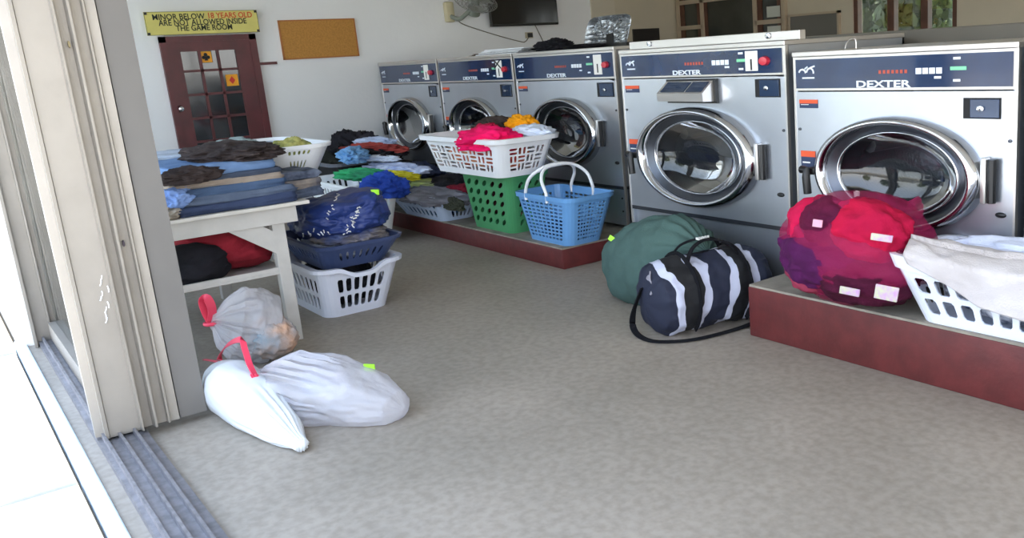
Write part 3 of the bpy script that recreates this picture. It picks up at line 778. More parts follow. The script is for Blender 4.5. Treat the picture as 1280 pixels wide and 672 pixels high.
    obj('glass', lathe_y([(.705,-.004),(.6,.03),(.45,.06),(.2,.075),(.02,.078)], R, Rz, cap=True), M_wglass, dr, smooth='all')
    obj('gasket', lathe_y([(.73,.0),(.78,.04),(.74,.10),(.70,.16)], R, Rz), M_rub, t, smooth='all', loc=(c, 0, cz_))
    obj('drum', lathe_y([(.70,.16),(.78,.17),(.80,.2),(.80,.75),(.02,.78)], R, Rz, cap=True), M_drum, t, smooth='all', loc=(c, 0, cz_))
    b = BM()
    for k in range(3):
        a = PI/6+k*2*PI/3
        x_, z_ = math.cos(a)*R*.74, math.sin(a)*Rz*.74
        tube([(x_, .22, z_), (x_, .70, z_)], .045, b, 8)
    obj('drum_paddle', b, M_drum, t, loc=(c, 0, cz_))
    # latch handle at the left of the ring
    hb = BM(); box(hb, -R-.055, -R*.97, -.06, -.0, -.03, .01, bev=.008)
    hx = -R-.04
    tube([(hx-.03,-.075,.0),(hx+.015,-.085,-.0),(hx+.015,-.09,-.04),(hx+.02,-.085,-.135)], .024, hb, 10)
    obj('handle', hb, M_black, dr)
    # hinge at the right
    hb = BM(); box(hb, R*.985, R+.025, -.05, .0, -.105, .12, bev=.008)
    ho = obj('hinge', hb, M_steel_top, dr)
    obj('hinge_pin', tube([(R+.047,-.03,-.10),(R+.047,-.03,.112)], .022), M_black, dr)
    b = BM(); bmesh.ops.create_uvsphere(b, u_segments=16, v_segments=8, radius=1)
    for v in b.verts: v.co = Vector((v.co.x*.03, v.co.y*.012, v.co.z*.014))
    obj('panel_lock', b, M_black, t, loc=(W-.09, -.003, zB+.21))
    b = BM()
    for (x_, z_) in ((.05, cz_-.02), (W-.05, cz_+.2), (W-.06, zB-.09), (W-.06, zB-.2), (.05, zs-.22)):
        lathe_y([(.001,-.006),(.008,-.005),(.009,0)], 1.3, 1, 10, b, c=(x_, 0, z_))
    obj('panel_screw', b, M_dark_steel, t)
    if soap:
        (sx0, sx1, sz0, sz1) = soap
        sx0 -= x0; sx1 -= x0; sz0 = Z(sz0); sz1 = Z(sz1)
        b = BM(); hh = sz1-sz0
        sec = [(0,sz0),(-.12,sz0+.008),(-.125,sz0+hh*.45),(-.03,sz1),(0,sz1)]
        A = [b.verts.new((sx0, y_, z_)) for y_, z_ in sec]; B_ = [b.verts.new((sx1, y_, z_)) for y_, z_ in sec]
        for i in range(5): b.faces.new((A[i], A[(i+1)%5], B_[(i+1)%5], B_[i]))
        b.faces.new(A[::-1]); b.faces.new(B_)
        q = obj('soap_dispenser', b, M_steel_top, t, smooth=False)
        # dark sloping lid with two windows
        d1 = Vector((0, -.125, sz0+hh*.45)); d2 = Vector((0, -.03, sz1)); nn = Vector((0,-.7,.35)).normalized()*.004
        for nm, u0, u1 in (('lid_window', .06, .58), ('lid_window', .62, .95)):
            bb_ = BM(); vs = []
            for off in (0, 1):
                for uu, k in ((u0,.12),(u1,.12),(u1,.9),(u0,.9)):
                    p = d1.lerp(d2, k); vs.append(bb_.verts.new(Vector((sx0+(sx1-sx0)*uu, p.y, p.z))+nn*(off)))
            for f in ((0,1,2,3),(7,6,5,4),(0,4,5,1),(1,5,6,2),(2,6,7,3),(3,7,4,0)): bb_.faces.new([vs[i] for i in f])
            obj(nm, bb_, M_coin, q, smooth=False)
        bb_ = BM(); box(bb_, sx0-.015, sx1+.02, -.022, 0, sz1-.006, sz1+.012); box(bb_, sx1, sx1+.02, -.03, 0, sz0, sz1); box(bb_, sx0-.015, sx1+.02, -.02, 0, sz0-.01, sz0+.004)
        obj('gasket_frame', bb_, M_black, q, smooth=False)
    return t
def FX(px, py, Y): return ony(px, py, Y).x
def FZ(px, py, Y): return ony(px, py, Y).z
e = [FX(473.2,82,YW), FX(547.2,82,YW), FX(642,80,YW), FX(770.5,80,YW)]
zt = FZ(700,62.5,YW); zs = FZ(645,101,YW)
cz = (FZ(712,121,YW)+FZ(712,208,YW))/2; Rz = (FZ(712,121,YW)-FZ(712,208,YW))/2
rr = FX(751.5,165,YW)
R3 = (rr-FX(669,150,YW))/2; off3 = (rr-R3)-e[2]
labs = ['farthest washing machine, against the wall beside the corner clothes pile', 'washing machine second from the wall, a black cross marked on its number card', 'third washing machine from the wall, behind the blue handled basket']
for k in range(3):
    cxk = [FX(515.3,154,YW), FX(600.5,160,YW), e[2]+off3][k]
    Rk = [(FX(540.3,150,YW)-FX(490.8,154,YW))/2, R3, R3][k]
    if k == 0: cxk = FX(490.8,154,YW)+Rk
    if k == 1: cxk = FX(567,150,YW)+R3
    bxp = [(FX(536,110,YW), FX(547,110,YW)-.03), (FX(626,112,YW), FX(640,112,YW)), (FX(747,112,YW), FX(767.5,112,YW))][k]
    washer(labs[k], e[k], e[k+1], YW, PLZ, zt, zs, FZ(755,232,YW), cxk, cz, Rk, Rz, '1', [.84,.85,.865][k], bxp, (FZ(757,121,YW), FZ(757,103,YW)), 1.1, scribble=(k == 1))
x0, x1 = FX(773.5,70,YV), FX(984.5,70,YV)
cx4 = (FX(802.6,190,YV)+FX(950.5,200,YV))/2
sp = (FX(834,101,YV)+.03, FX(895,100,YV), FZ(860,126.5,YV), FZ(860,101,YV))
washer('big washing machine with the steel soap dispenser above its door', x0, x1, YV, 0, FZ(880,56.5,YV), FZ(880,95.5,YV), FZ(785,257,YV), cx4, (FZ(876,133,YV)+FZ(877,259,YV))/2,
       (FX(950.5,200,YV)-FX(802.6,190,YV))/2, (FZ(876,133,YV)-FZ(877,259,YV))/2, '1', .84, (FX(944.5,110,YV), FX(975.5,110,YV)), (FZ(960,121.5,YV), FZ(960,98.5,YV)), 1.0, soap=sp)
x5 = x1+.03; w5 = 1.42
R5 = .53; c5 = FX(1024,195,YV)+R5; Rz5 = .31; cz5 = FZ(1105,144,YV)-Rz5
washer('nearest washing machine, behind the pink mesh laundry bag', x5, x5+w5, YV, PRZ, FZ(1100,60,YV), FZ(1100,112.5,YV), FZ(993,284,YV), c5, cz5, R5, Rz5, '2', None, (x5+w5-.3, x5+w5-.1), (FZ(1100,112.5,YV)-.14, FZ(1100,112.5,YV)-.04), 1.25)
washer('washing machine at the near end of the row, cut off by the picture edge', x5+w5+.02, x5+2*w5+.02, YV, PRZ, FZ(1100,60,YV), FZ(1100,112.5,YV), FZ(993,284,YV), c5+w5+.02, cz5, R5, Rz5, '2', None, (x5+2*w5-.3, x5+2*w5-.1), (FZ(1100,112.5,YV)-.14, FZ(1100,112.5,YV)-.04), 1.25)
# metal strip bolted along the top of the big washer
a = ony(788, 57, YV-.01); b = ony(1001, 43.5, YV-.01)
t = thing('metal_rail', 'long pale metal rail lying on top of the big washing machine', 'rail', (a.x, YV-.02, FZ(880,56.5,YV)))
zl = FZ(880,56.5,YV)
hgt = b.z-zl+.03
obj('strip', bx(0, b.x-a.x, .0, .05, .0, .052, bev=.003), M_steel_top, t, smooth=False)
bm = BM()
for px in (815, 964):
    X = FX(px, 52, YV)-a.x; lathe_y([(.001,-.012),(.016,-.01),(.018,0)], 1.4, 1, 14, bm, c=(X, 0, .03))
obj('bolt', bm, M_chrome, t)
# duct / rear enclosure behind the near washers
zc = ony(1100, 39.5, YV+1.32).z
en = BM(); box(en, -4.8, 1.0, YV+1.32, YV+2.3, .0, zc, bev=.01)
struct('partition_behind_washers', en, mat('enclosure_grey', '#77736a', .55, .3, var=.05, vscale=2))
# wire loop on the near washer
p = ony(1065, 61, YV+.25)
meta(obj('wire_loop', tube(smooth_path([(0,0,0),(.01,0,.03),(.035,.0,.052),(.075,0,.052),(.08,0,0)]), .0035), M_steel_top, loc=(p.x-.05, YV+.25, FZ(1100,60,YV)-.002)), 'small bent wire loop standing on the nearest washer', 'wire')
# ================================================================= BASKETS ON THE LEFT PLINTH
def mk_basket(t, bd, td, h, rows, cols, m, rc=.05, rim_w=.03, rim_t=.02, rimmat=None, bow=0, thick=.007, dz=None, base=True, corner=5):
    b = Basket(bd, td, h, rc, bow)
    body = obj('body', b.build(rows, sides_cols=cols, corner=corner, base=base), m, t, smooth=False, mods=(('solid', thick),))
    rm_ = obj('rim', b.rim([(-.006,h-.004),(-.006,h+.006),(rim_w,h+.006),(rim_w+.003,h-rim_t),(rim_w-.006,h-rim_t),(rim_w-.008,h-.003)], dz), rimmat or m, t, smooth=False)
    return b, body, rm_
def frame_of(X0, X1, Y0_, Y1, ox, oy): return ((X0+X1)/2-ox, (Y0_+Y1)/2-oy, X1-X0, Y1-Y0_)
def hang(name, label, cat, bm, m, loc, rz=0, group=None, rot=None):
    o = obj(name, bm, m, smooth='all', loc=loc, rot=rot or (0,0,rz)); meta(o, label, cat, group); return o
# green hamper
ox, oy = -7.1, 3.93; zt_g = .70
t = thing('laundry_hamper', 'tall green plastic hamper with slanted oval holes under the white basket', 'laundry basket', (ox, oy, PLZ))
hole = dict(fx=.5, fy=.66, ex=2, shear=.5)
hh = zt_g-PLZ; rws = [(0,.05,None)]
for k in range(5): rws.append((.05+k*.086, .05+(k+1)*.086, hole))
rws.append((.05+5*.086, hh, None))
bg_ = Basket(frame_of(-7.45,-6.76,3.80,4.10,ox,oy), frame_of(-7.42,-6.56,3.70,4.10,ox,oy), hh, .07)
obj('body', bg_.build(rws, sides_cols=(5,3)), mat('green_plastic', '#4d9a66', .4, var=.04, vscale=4), t, smooth=False, mods=(('solid',.008),))
obj('rim', bg_.rim([(-.006,hh-.004),(-.006,hh+.006),(.02,hh+.006),(.022,hh-.03),(.014,hh-.03),(.012,hh-.003)]), MATS['green_plastic'], t, smooth=False)
cl = crumple(.26,.1,.2, 31); hang('folded_cloth', 'dark cloth seen through the holes of the green hamper', 'clothes', cl, cloth('cloth_maroon_dark', '#4d1f2a'), (ox, oy, PLZ+.24))
# white basket on top of it
ox, oy = -6.95, 3.8; zb, zt_ = .712, 1.03; h = zt_-zb
t = thing('laundry_basket', 'white basket of pink and orange clothes on top of the green hamper', 'laundry basket', (ox, oy, zb))
wv = lambda k: dict(fx=.62, fy=.86, ex=6, weave=k)
rws = [(0,.045,None),(.045,.112,wv(0)),(.112,.179,wv(1)),(.179,.246,wv(0)),(.246,h,None)]
mk_basket(t, frame_of(-7.55,-6.42,3.55,3.98,ox,oy), frame_of(-7.62,-6.25,3.47,4.02,ox,oy), h, rws, (8,4), M_white_plastic, rc=.09, rim_w=.05, rim_t=.032)
hang('shirt', 'bright pink shirt hanging over the rim of the white basket', 'shirt', crumple(.28,.18,.10, 3, .3, 1.7, .7, ridg=.3), cloth('cloth_pink', '#e8145f', .1), (-6.6, 3.58, 1.01), .35)
hang('shirt', 'crimson garment beside the pink shirt in the white basket', 'shirt', crumple(.2,.13,.08, 5, .3, 2, .6, ridg=.25), cloth('cloth_crimson', '#c01a45'), (-6.84, 3.7, 1.04), -.3)
hang('garment', 'orange towel sticking up at the back of the white basket', 'towel', crumple(.16,.1,.08, 7, .2, 2.4, .6, ridg=.35), cloth('cloth_orange', '#e79a16', .15), (-6.72, 3.98, 1.09), .2)
hang('garment', 'dark brown crumpled garment behind the pink shirt', 'clothes', crumple(.34,.1,.08, 9, .3, 2.2, .6, ridg=.3), cloth('cloth_darkbrown', '#3a302c'), (-7.1, 3.96, 1.075), 0)
hang('garment', 'pale blue-white cloth beside the pink shirt in the basket', 'clothes', crumple(.26,.14,.06, 11, .2, 2, .6), cloth('cloth_paleblue', '#cfd8e8'), (-6.5, 3.93, 1.045), 0)
hang('garment', 'peach and cream clothes showing through the slots of the white basket', 'clothes', crumple(.54,.2,.15, 13, .2, 2, .8), cloth('cloth_peach', '#e0a070', col2='#c9304f', vscale=7), (-6.97, 3.77, .88), 0)
# blue basket with white handles
ox, oy = -6.15, 3.96; h = .395
t = thing('shopping_basket', 'bright blue slotted basket with two white handles on the plinth edge', 'basket', (ox, oy, PLZ))
M_blue = mat('blue_plastic', '#6a9fd4', .35, spec=.5)
sl_ = dict(fx=.74, fy=.56, ex=6)
rws = [(0,.035,None)]+[(.035+k*.0312, .035+(k+1)*.0312, sl_) for k in range(10)]+[(.347,h,None)]
hang('garment', 'navy cloth lying in the bottom of the blue handled basket', 'clothes', crumple(.24,.13,.07, 14, .1, 2, .9), cloth('cloth_navy', '#1c2c52'), (ox, oy, PLZ+.09))
M_blue_t = mat('blue_plastic_light', '#5fa0e2', .35)
bk, bd_, _ = mk_basket(t, frame_of(-6.48,-5.88,3.79,4.13,ox,oy), frame_of(-6.56,-5.74,3.74,4.19,ox,oy), h, rws, (9,8), M_blue, rc=.08, rim_w=.018, rim_t=.03, thick=.006)
for k, (xa, xt) in enumerate(((-6.36,-6.22),(-6.05,-6.17))):
    pts = smooth_path([(xa-ox,3.735-oy,h-.05),(xa-ox,3.735-oy,h+.02),(xa*.5+xt*.5-ox,3.74-oy,h+.13),(xt-ox,3.82-oy,h+.205),(xt-ox,3.96-oy,h+.225),(xt-ox,4.1-oy,h+.205),(xa*.5+xt*.5-ox,4.18-oy,h+.13),(xa-ox,4.185-oy,h+.02),(xa-ox,4.185-oy,h-.05)])
    obj('handle', tube(pts, .0135), M_white_plastic, t)
# light blue basket with mixed clothes
M_lblue = mat('pale_blue_plastic', '#c3d4ee', .4)
ox, oy = -8.3, 3.9; h = .25
t = thing('laundry_basket', 'low pale blue basket overflowing with grey clothes, left of the green hamper', 'laundry basket', (ox, oy, PLZ))
ov = dict(fx=.6, fy=.86, ex=3, shear=-.12)
rws = [(0,.03,None),(.03,.11,ov),(.125,.205,ov),(.11,.125,None),(.205,h,None)]
mk_basket(t, frame_of(-8.8,-7.9,3.72,4.06,ox,oy), frame_of(-9.05,-7.76,3.62,4.14,ox,oy), h, rws, (9,5), M_lblue, rc=.09, rim_w=.02, rim_t=.02)
def put(name, label, cat, px, py, Y, s, seed, mt, rz=0, amp=.28, freq=1.9, flat=.6, group=None, ridg=.3, dz=0, sub=5):
    p = ony(px, py, Y); bm = crumple(s[0], s[1], s[2], seed, amp, freq, flat, sub=sub, ridg=ridg)
    return hang(name, label, cat, bm, mt, (p.x, Y, p.z+dz), rz, group)
put('garment', 'grey crumpled garment hanging over the front of the pale blue basket', 'clothes', 548, 246, 3.78, (.5,.22,.09), 21, cloth('cloth_grey', '#8f8f9c', col2='#75767f'), .1)
put('garment', 'pale lavender-grey shirt at the left end of the pale blue basket', 'clothes', 512, 240, 3.85, (.42,.2,.09), 22, cloth('cloth_lavender', '#a7a6b8', col2='#8f93a8'), .1)
put('garment', 'yellow-green cloth lying on the grey clothes in the pale blue basket', 'clothes', 541, 231, 3.95, (.42,.14,.055), 23, cloth('cloth_lime', '#c3cf7c', col2='#9aa178', vscale=8), .15)
put('garment', 'black and dark red clothes between the pale blue basket and the green hamper', 'clothes', 573, 231, 4.08, (.36,.2,.1), 24, cloth('cloth_black', '#26242a', col2='#191a1e'), .1)
put('garment', 'dark red cloth at the right end of the pale blue basket', 'clothes', 579, 238, 3.95, (.2,.14,.06), 25, cloth('cloth_darkred', '#7b2030'), .1)
put('garment', 'dark olive cloth over the right corner of the pale blue basket', 'clothes', 567, 256, 3.7, (.16,.05,.07), 26, cloth('cloth_olive', '#3f4238'), 0)
put('garment', 'blue cloth filling the inside of the pale blue basket', 'clothes', 540, 262, 3.92, (.36,.16,.11), 27, cloth('cloth_tealblue', '#35618c'), 0, flat=.9)
# the white slatted basket behind the blue bag, with green / yellow / blue clothes
ox, oy = -8.78, 3.2; h = .6
t = thing('laundry_basket', 'white slatted basket with green, yellow and blue clothes behind the blue bag', 'laundry basket', (ox, oy, 0))
rws = [(0,.35,None),(.35,.44,dict(fx=.5,fy=.85,ex=6)),(.455,.555,dict(fx=.5,fy=.88,ex=6)),(.44,.455,None),(.555,h,None)]
mk_basket(t, frame_of(-9.05,-8.35,3.02,3.38,ox,oy), frame_of(-9.28,-8.12,2.94,3.44,ox,oy), h, rws, (12,6), M_white_plastic, rc=.07, rim_w=.02, rim_t=.02)
put('garment', 'green cloth in the slatted white basket behind the blue bag', 'clothes', 455, 219, 3.15, (.36,.13,.06), 32, cloth('cloth_green', '#35a56a', col2='#2c7a58'), .3)
put('garment', 'bright yellow cloth between the green cloth and the jeans', 'clothes', 486, 220, 3.3, (.36,.11,.05), 33, cloth('cloth_yellow', '#d9cf2e', col2='#b0a526'), .25)
put('garment', 'royal blue cloth spilling over the front of the slatted white basket', 'clothes', 480, 234, 3.12, (.26,.13,.13), 34, cloth('cloth_royal', '#2b4da8', col2='#1d3787'), .2)
put('garment', 'white and blue crumpled shirt on the jeans by the farthest washer', 'clothes', 494, 211, 3.66, (.48,.12,.06), 35, cloth('cloth_whiteblue', '#d3dbee', col2='#9aa6c8', vscale=9), .2)
put('garment', 'dark blue jeans heaped in front of the farthest washer', 'jeans', 518, 218, 4.1, (.42,.18,.12), 36, cloth('denim_dark', '#3a4562', col2='#2c3550'), .1)
put('garment', 'dark grey-blue jeans lying behind the pale blue basket', 'jeans', 527, 226, 4.12, (.34,.18,.1), 37, cloth('denim_grey', '#4b5264', col2='#3b4252'), .1)
# black pile in the corner
ox, oy = -10.05, 3.62
t = thing('laundry_bin', 'black open laundry bin heaped with clothes in the corner by the wall', 'laundry basket', (ox, oy, PLZ))
b = Basket((0,0,.85,.5), (0,0,1.2,.62), .5, .12); obj('body', b.build([(0,.25,None),(.25,.5,None)]), M_blackm, t, smooth=False, mods=(('solid',.01),))
obj('rim', b.rim([(-.006,.496),(-.006,.512),(.03,.512),(.03,.48),(.02,.48),(.02,.5)]), mat('bin_rim_grey', '#6b6f78', .4), t, smooth=False)
put('garment', 'big black coat heaped on the corner laundry bin', 'coat', 447, 202, 3.85, (.56,.32,.34), 41, cloth('cloth_black', '#26242a'), 0, sub=6)
put('garment', 'black clothes bulging from the front of the corner laundry bin', 'clothes', 425, 216, 3.62, (.42,.22,.24), 42, cloth('cloth_blackgreen', '#20221f', col2='#2f302a'), .3)
put('garment', 'light blue shirt lying on the black coat in the corner', 'shirt', 441, 195, 3.4, (.34,.14,.085), 43, cloth('cloth_skyblue', '#8fb9e0', col2='#5d93c9', vscale=8), -.3)
put('garment', 'red-brown garment across the top of the corner clothes heap', 'clothes', 468, 186, 3.72, (.46,.12,.06), 44, cloth('cloth_rust', '#a0443c', col2='#82322f'), .25)
put('garment', 'pale blue-white garment on top of the red-brown one in the corner', 'clothes', 470, 178, 3.8, (.36,.1,.055), 45, cloth('cloth_iceblue', '#b9c4dc', col2='#a2aec9'), .15)
put('garment', 'small white crumpled cloth at the right of the corner heap', 'clothes', 472, 198, 3.6, (.3,.08,.035), 46, cloth('cloth_paleblue', '#cfd8e8'), .25)
put('garment', 'dark garment lying under the red-brown one on the corner heap', 'clothes', 470, 193, 3.7, (.44,.16,.07), 47, cloth('cloth_black', '#26242a'), .1)
# things lying on the far washers
def flatitem(name, label, cat, px, z, Y, s, mt, seed, ax=.3):
    X = ony(px, 60, Y).x; return hang(name, label, cat, crumple(s[0], s[1], s[2], seed, ax, 2, .5, ridg=.35), mt, (X, Y, z+s[2]*.45))
ztw = FZ(700,62.5,YW)
X = ony(640, 62, YW+.3).x
b = BM()
for k in range(4): box(b, -.34+.05*k, .30+.04*k, -.22, .2-.03*k, k*.014, k*.014+.009)
meta(obj('paper_stack', b, mat('paper_white', '#dfe3ea', .7, var=.06), smooth=False, loc=(X, YW+.32, ztw), rot=(0,0,.15)), 'stack of white papers on top of the second washing machine', 'papers', )
flatitem('garment', 'black cap-like bundle on top of the third washing machine', 'bag', 694, ztw, YW+.3, (.22,.14,.07), cloth('cloth_black', '#26242a'), 51)
flatitem('garment', 'flat black bag lying on top of the third washing machine', 'bag', 715, ztw, YW+.45, (.55,.2,.03), cloth('cloth_black', '#26242a'), 52)
flatitem('garment', 'brown flat cloth beside the papers on the second washing machine', 'cloth', 617, ztw, YW+.5, (.35,.15,.02), cloth('cloth_brownish', '#54423a'), 53)
# foil tray / clear plastic lid standing behind
pc = ony(758, 42, YW+.5)
t = thing('plastic_tray', 'crumpled clear plastic tray standing on a black stand above the third washer', 'tray', (pc.x, YW+.5, ztw))
b = BM(); nx = 24; g_ = []
wt, ht = .33, .155
for i in range(nx+1):
    row = []
    for j in range(nx+1):
        u, v = 2*i/nx-1, 2*j/nx-1; e1 = min(1, (1-max(abs(u),abs(v)))*6)
        k = (abs(u)**6+abs(v)**6)**(1/6); m_ = max(abs(u),abs(v)); f_ = (m_/k if k > 0 else 1)
        row.append(b.verts.new((u*wt*f_+v*.05, .035*e1+.02*ridge(Vector((u*3,v*3,1)),4)*e1, v*ht*f_)))
    g_.append(row)
for i in range(nx):
    for j in range(nx): b.faces.new((g_[i][j], g_[i+1][j], g_[i+1][j+1], g_[i][j+1]))
obj('tray_shell', b, mat('foil_plastic', '#a3a8ad', .2, .7, var=.25, vscale=9, bump=.4, bscale=12), t, smooth=False, loc=(0,0,pc.z-ztw), rot=(-.1,0,0), mods=(('solid',.006),))
b = BM(); box(b, -.26, .34, -.04, .08, 0, .035); box(b, -.05, .05, .03, .07, 0, pc.z-ztw); obj('stand', b, M_black, t, smooth=False)
# ================================================================= LOW PILE BY THE TABLE
ox, oy = -6.4, 2.16; h = .36
t = thing('laundry_basket', 'white laundry basket with dark clothes standing on the floor under the navy basket', 'laundry basket', (ox, oy, 0))
sq = dict(fx=.66, fy=.86, ex=8)
rws = [(0,.05,None),(.05,.16,sq),(.17,.29,sq),(.16,.17,None),(.29,h,None)]
M_wgrey = mat('white_plastic_basket', '#d3d6e2', .45)
def dzh(p): return -.055*math.exp(-((p.y-.0)/.12)**4) if p.x > .3 else 0
b = Basket(frame_of(-6.74,-6.06,1.93,2.36,ox,oy), frame_of(-6.88,-5.92,1.88,2.44,ox,oy), h, .09)
obj('body', b.build([(0,.05,None),(.05,.16,sq),(.16,.17,None),(.17,.285,sq),(.285,.30,None)], sides_cols=(8,6)), M_wgrey, t, smooth=False, mods=(('solid',.008),))
# upper band with the dipped grip in the +x side
bm = BM(); 
L0 = b.loop(.30, 0); L1 = b.loop(h, 0)
for i in range(len(L0)):
    j = (i+1) % len(L0)
    bm.faces.new([bm.verts.new(q) for q in (L0[i], L0[j], L1[j]+Vector((0,0,dzh(L1[j]))), L1[i]+Vector((0,0,dzh(L1[i]))))])
obj('upper_band', bm, M_wgrey, t, smooth=False, mods=(('solid',.008),))
obj('rim', b.rim([(-.006,h-.004),(-.006,h+.006),(.034,h+.006),(.037,h-.022),(.028,h-.022),(.026,h-.003)], dzh), M_wgrey, t, smooth=False)
hang('garment', 'black clothes filling the white basket on the floor', 'clothes', crumple(.33,.21,.17, 61, .15, 2, .95), cloth('cloth_black', '#26242a'), (ox, oy, .19))
# navy basket above
oy2 = 2.17; h2_ = .17; z2 = .372
t = thing('laundry_basket', 'navy blue basket with oval holes sitting on the white floor basket', 'laundry basket', (ox, oy2, z2-.03))
ovh = dict(fx=.42, fy=.82, ex=2)
M_navyp = mat('navy_plastic', '#39466a', .4)
b, _, _ = mk_basket(t, frame_of(-6.68,-6.02,1.96,2.38,ox,oy2), frame_of(-6.84,-5.9,1.9,2.47,ox,oy2), h2_, [(0,.05,None),(.05,.125,ovh),(.125,h2_,None)], (10,7), M_navyp, rc=.09, rim_w=.02, rim_t=.02)
hang('garment', 'pale clothes seen through the holes of the navy basket', 'clothes', crumple(.36,.22,.07, 62, .1, 2, .9), cloth('cloth_offwhite', '#c9ccd6'), (ox, oy2, .435))
hang('garment', 'dull brown clothes lying in the navy basket beside the blue bag', 'clothes', crumple(.36,.24,.07, 63, .2, 2.2, .6), cloth('cloth_taupe', '#7d7468', col2='#4c5a85', vscale=6), (ox+.1, oy2+.06, .52))
# blue bag
bb = BM(); bmesh.ops.create_icosphere(bb, subdivisions=6, radius=1)
offb = Vector((3.1, 8.2, 1.4))
for v in bb.verts:
    n_ = v.co.normalized(); k = (abs(n_.x)**3+abs(n_.y)**3+abs(n_.z)**3)**(-1/3)
    p = n_*k
    r_ = 1+.13*fbm(n_*1.3+offb,3)+.09*(ridge(n_*2.2+offb,4)-.4)
    x_, y_, z_ = p.x*.43*r_, p.y*.28*r_, p.z*.145*r_
    z_ += .07*max(0, y_/.3)*(1 if z_ > 0 else .3)+.03*x_/.4
    v.co = (x_, y_, z_)
bag = thing('shopping_bag', 'large blue bag with white lettering slumped on the navy basket', 'bag', (-6.38, 2.20, .64))
obj('body', bb, mat('bag_blue', '#20346f', .5, var=.12, vscale=4, bump=.2, bscale=12), bag, smooth='all')
# ================================================================= TABLE
M_tw = mat('white_painted_wood', '#b5b1ab', .6, var=.05, vscale=10, bump=.15, bscale=25)
M_tw2 = mat('white_painted_wood_top', '#c4bfb6', .6, var=.05, vscale=10, bump=.15, bscale=25)
TX = -5.68; tY0, tY1 = .72, 1.81
t = thing('wooden_table', 'old white painted wooden table with a lower shelf beside the door', 'table', (TX, tY0, 0))
TW, TL = 1.75, tY1-tY0
obj('tabletop', bx(-TW, 0, 0, TL, .853, .875, bev=.004), M_tw2, t, smooth=False)
b = BM(); box(b, -.06, -.035, .03, TL-.075, .752, .853, bev=.003); obj('apron', b, M_tw, t, smooth=False)
b = BM(); box(b, -TW+.035, -TW+.06, .03, TL-.075, .752, .853, bev=.003); obj('apron', b, M_tw, t, smooth=False)
b = BM(); box(b, -TW+.06, -.06, TL-.15, TL-.125, .752, .853); obj('apron', b, M_tw, t, smooth=False)
for lx, lyy in ((-.13,TL-.225),(-.13,.06),(-TW+.06,TL-.225),(-TW+.06,.06)):
    obj('leg', bx(lx, lx+.07, lyy, lyy+.075, 0, .853, bev=.004), M_tw, t, smooth=False)
# shelf and its front rail
obj('shelf', bx(-TW+.07, -.07, .05, TL-.16, .44, .455), M_tw, t, smooth=False)
obj('shelf_rail', bx(-.10, -.075, .06, TL-.15, .437, .48, bev=.003), M_tw, t, smooth=False)
# diagonal brace
b = BM(); xx = -.058
for x_ in (xx, xx-.02): pass
A_ = [(1.335-tY0,.752),(1.53-tY0,.752),(1.60-tY0,.70),(1.60-tY0,.56)]
v0 = [b.verts.new((xx-.02,y_,z_)) for y_,z_ in A_]; v1 = [b.verts.new((xx,y_,z_)) for y_,z_ in A_]
b.faces.new(v0); b.faces.new(v1[::-1])
for i in range(4): b.faces.new((v0[i], v1[i], v1[(i+1)%4], v0[(i+1)%4]))
obj('corner_brace', b, M_tw, t, smooth=False)
# red / black bag on the shelf
hang('duffel_bag', 'dark red cloth bag lying on the lower shelf of the white table', 'bag', crumple(.35,.26,.17, 71, .2, 1.1, .85, ridg=.08), cloth('cloth_red_bag', '#7d1d28', .1), (-6.2, 1.38, .60), .3)
hang('duffel_bag', 'black cloth bag in front of the dark red one on the table shelf', 'bag', crumple(.2,.26,.125, 72, .2, 1.1, .8, ridg=.08), cloth('cloth_black', '#26242a'), (-5.98, 1.14, .555), .2)
# folded stack on the table (bottom to top)
stk = [('dark blue folded jeans at the bottom of the table stack', '#3f4a66', '#303a54', .055, .42, 0),
       ('grey-blue folded jeans second from the bottom of the table stack', '#626d80', '#4c586e', .045, .44, .02),
       ('mid blue folded jeans under the beige trousers on the table', '#506482', '#40526e', .05, .42, -.02),
       ('beige folded trousers in the middle of the table stack', '#a89a8c', '#8d8075', .034, .42, .0),
       ('dark slate folded trousers above the beige ones on the table', '#4c5566', '#3b4353', .028, .40, .02),
       ('light blue folded jeans under the brown garment on the table', '#7894bc', '#6480a8', .062, .40, -.01)]
z = .875; GS = 'folded trousers stacked on the white table'
for k, (lab, c1, c2, th, wd_, dy) in enumerate(stk):
    o = obj('folded_trousers', slab(.78, .64-.015*k, th*1.08, k+1, .06, droop=.01), cloth('stack_cloth_%d' % k, c1, col2=c2, vscale=5), smooth='all', loc=(-6.11-.012*k, 1.42+dy-.01*k, z+th/2+.004), rot=(0,0,.03*((k%3)-1)+.03))
    meta(o, lab, 'trousers', GS); z += th
hang('garment', 'dark brown crumpled garment thrown over the top of the folded stack', 'clothes', crumple(.42,.25,.07, 81, .22, 1.6, .5, ridg=.22, sub=6), cloth('cloth_brown', '#453b39', col2='#332b2a'), (-6.15, 1.53, z+.03), .1)
hang('garment', 'dark brown sleeve drooping down the front of the folded stack', 'clothes', crumple(.09,.16,.05, 82, .25, 1.8, .9, ridg=.25), cloth('cloth_brown', '#453b39'), (-5.76, 1.19, z-.045), .1)
hang('garment', 'beige cloth crumpled at the left end of the table stack', 'clothes', crumple(.12,.11,.05, 83, .25, 1.8, .9, ridg=.25), cloth('cloth_beige', '#b0a799', col2='#938c84'), (-5.8, 1.02, .92), .1)
hang('garment', 'light blue sleeve hanging at the left front of the table stack', 'clothes', crumple(.07,.10,.06, 84, .25, 1.8, .9, ridg=.25), cloth('cloth_lblue', '#87a2d4', col2='#6d8bc4'), (-5.76, 1.10, .985), .1)
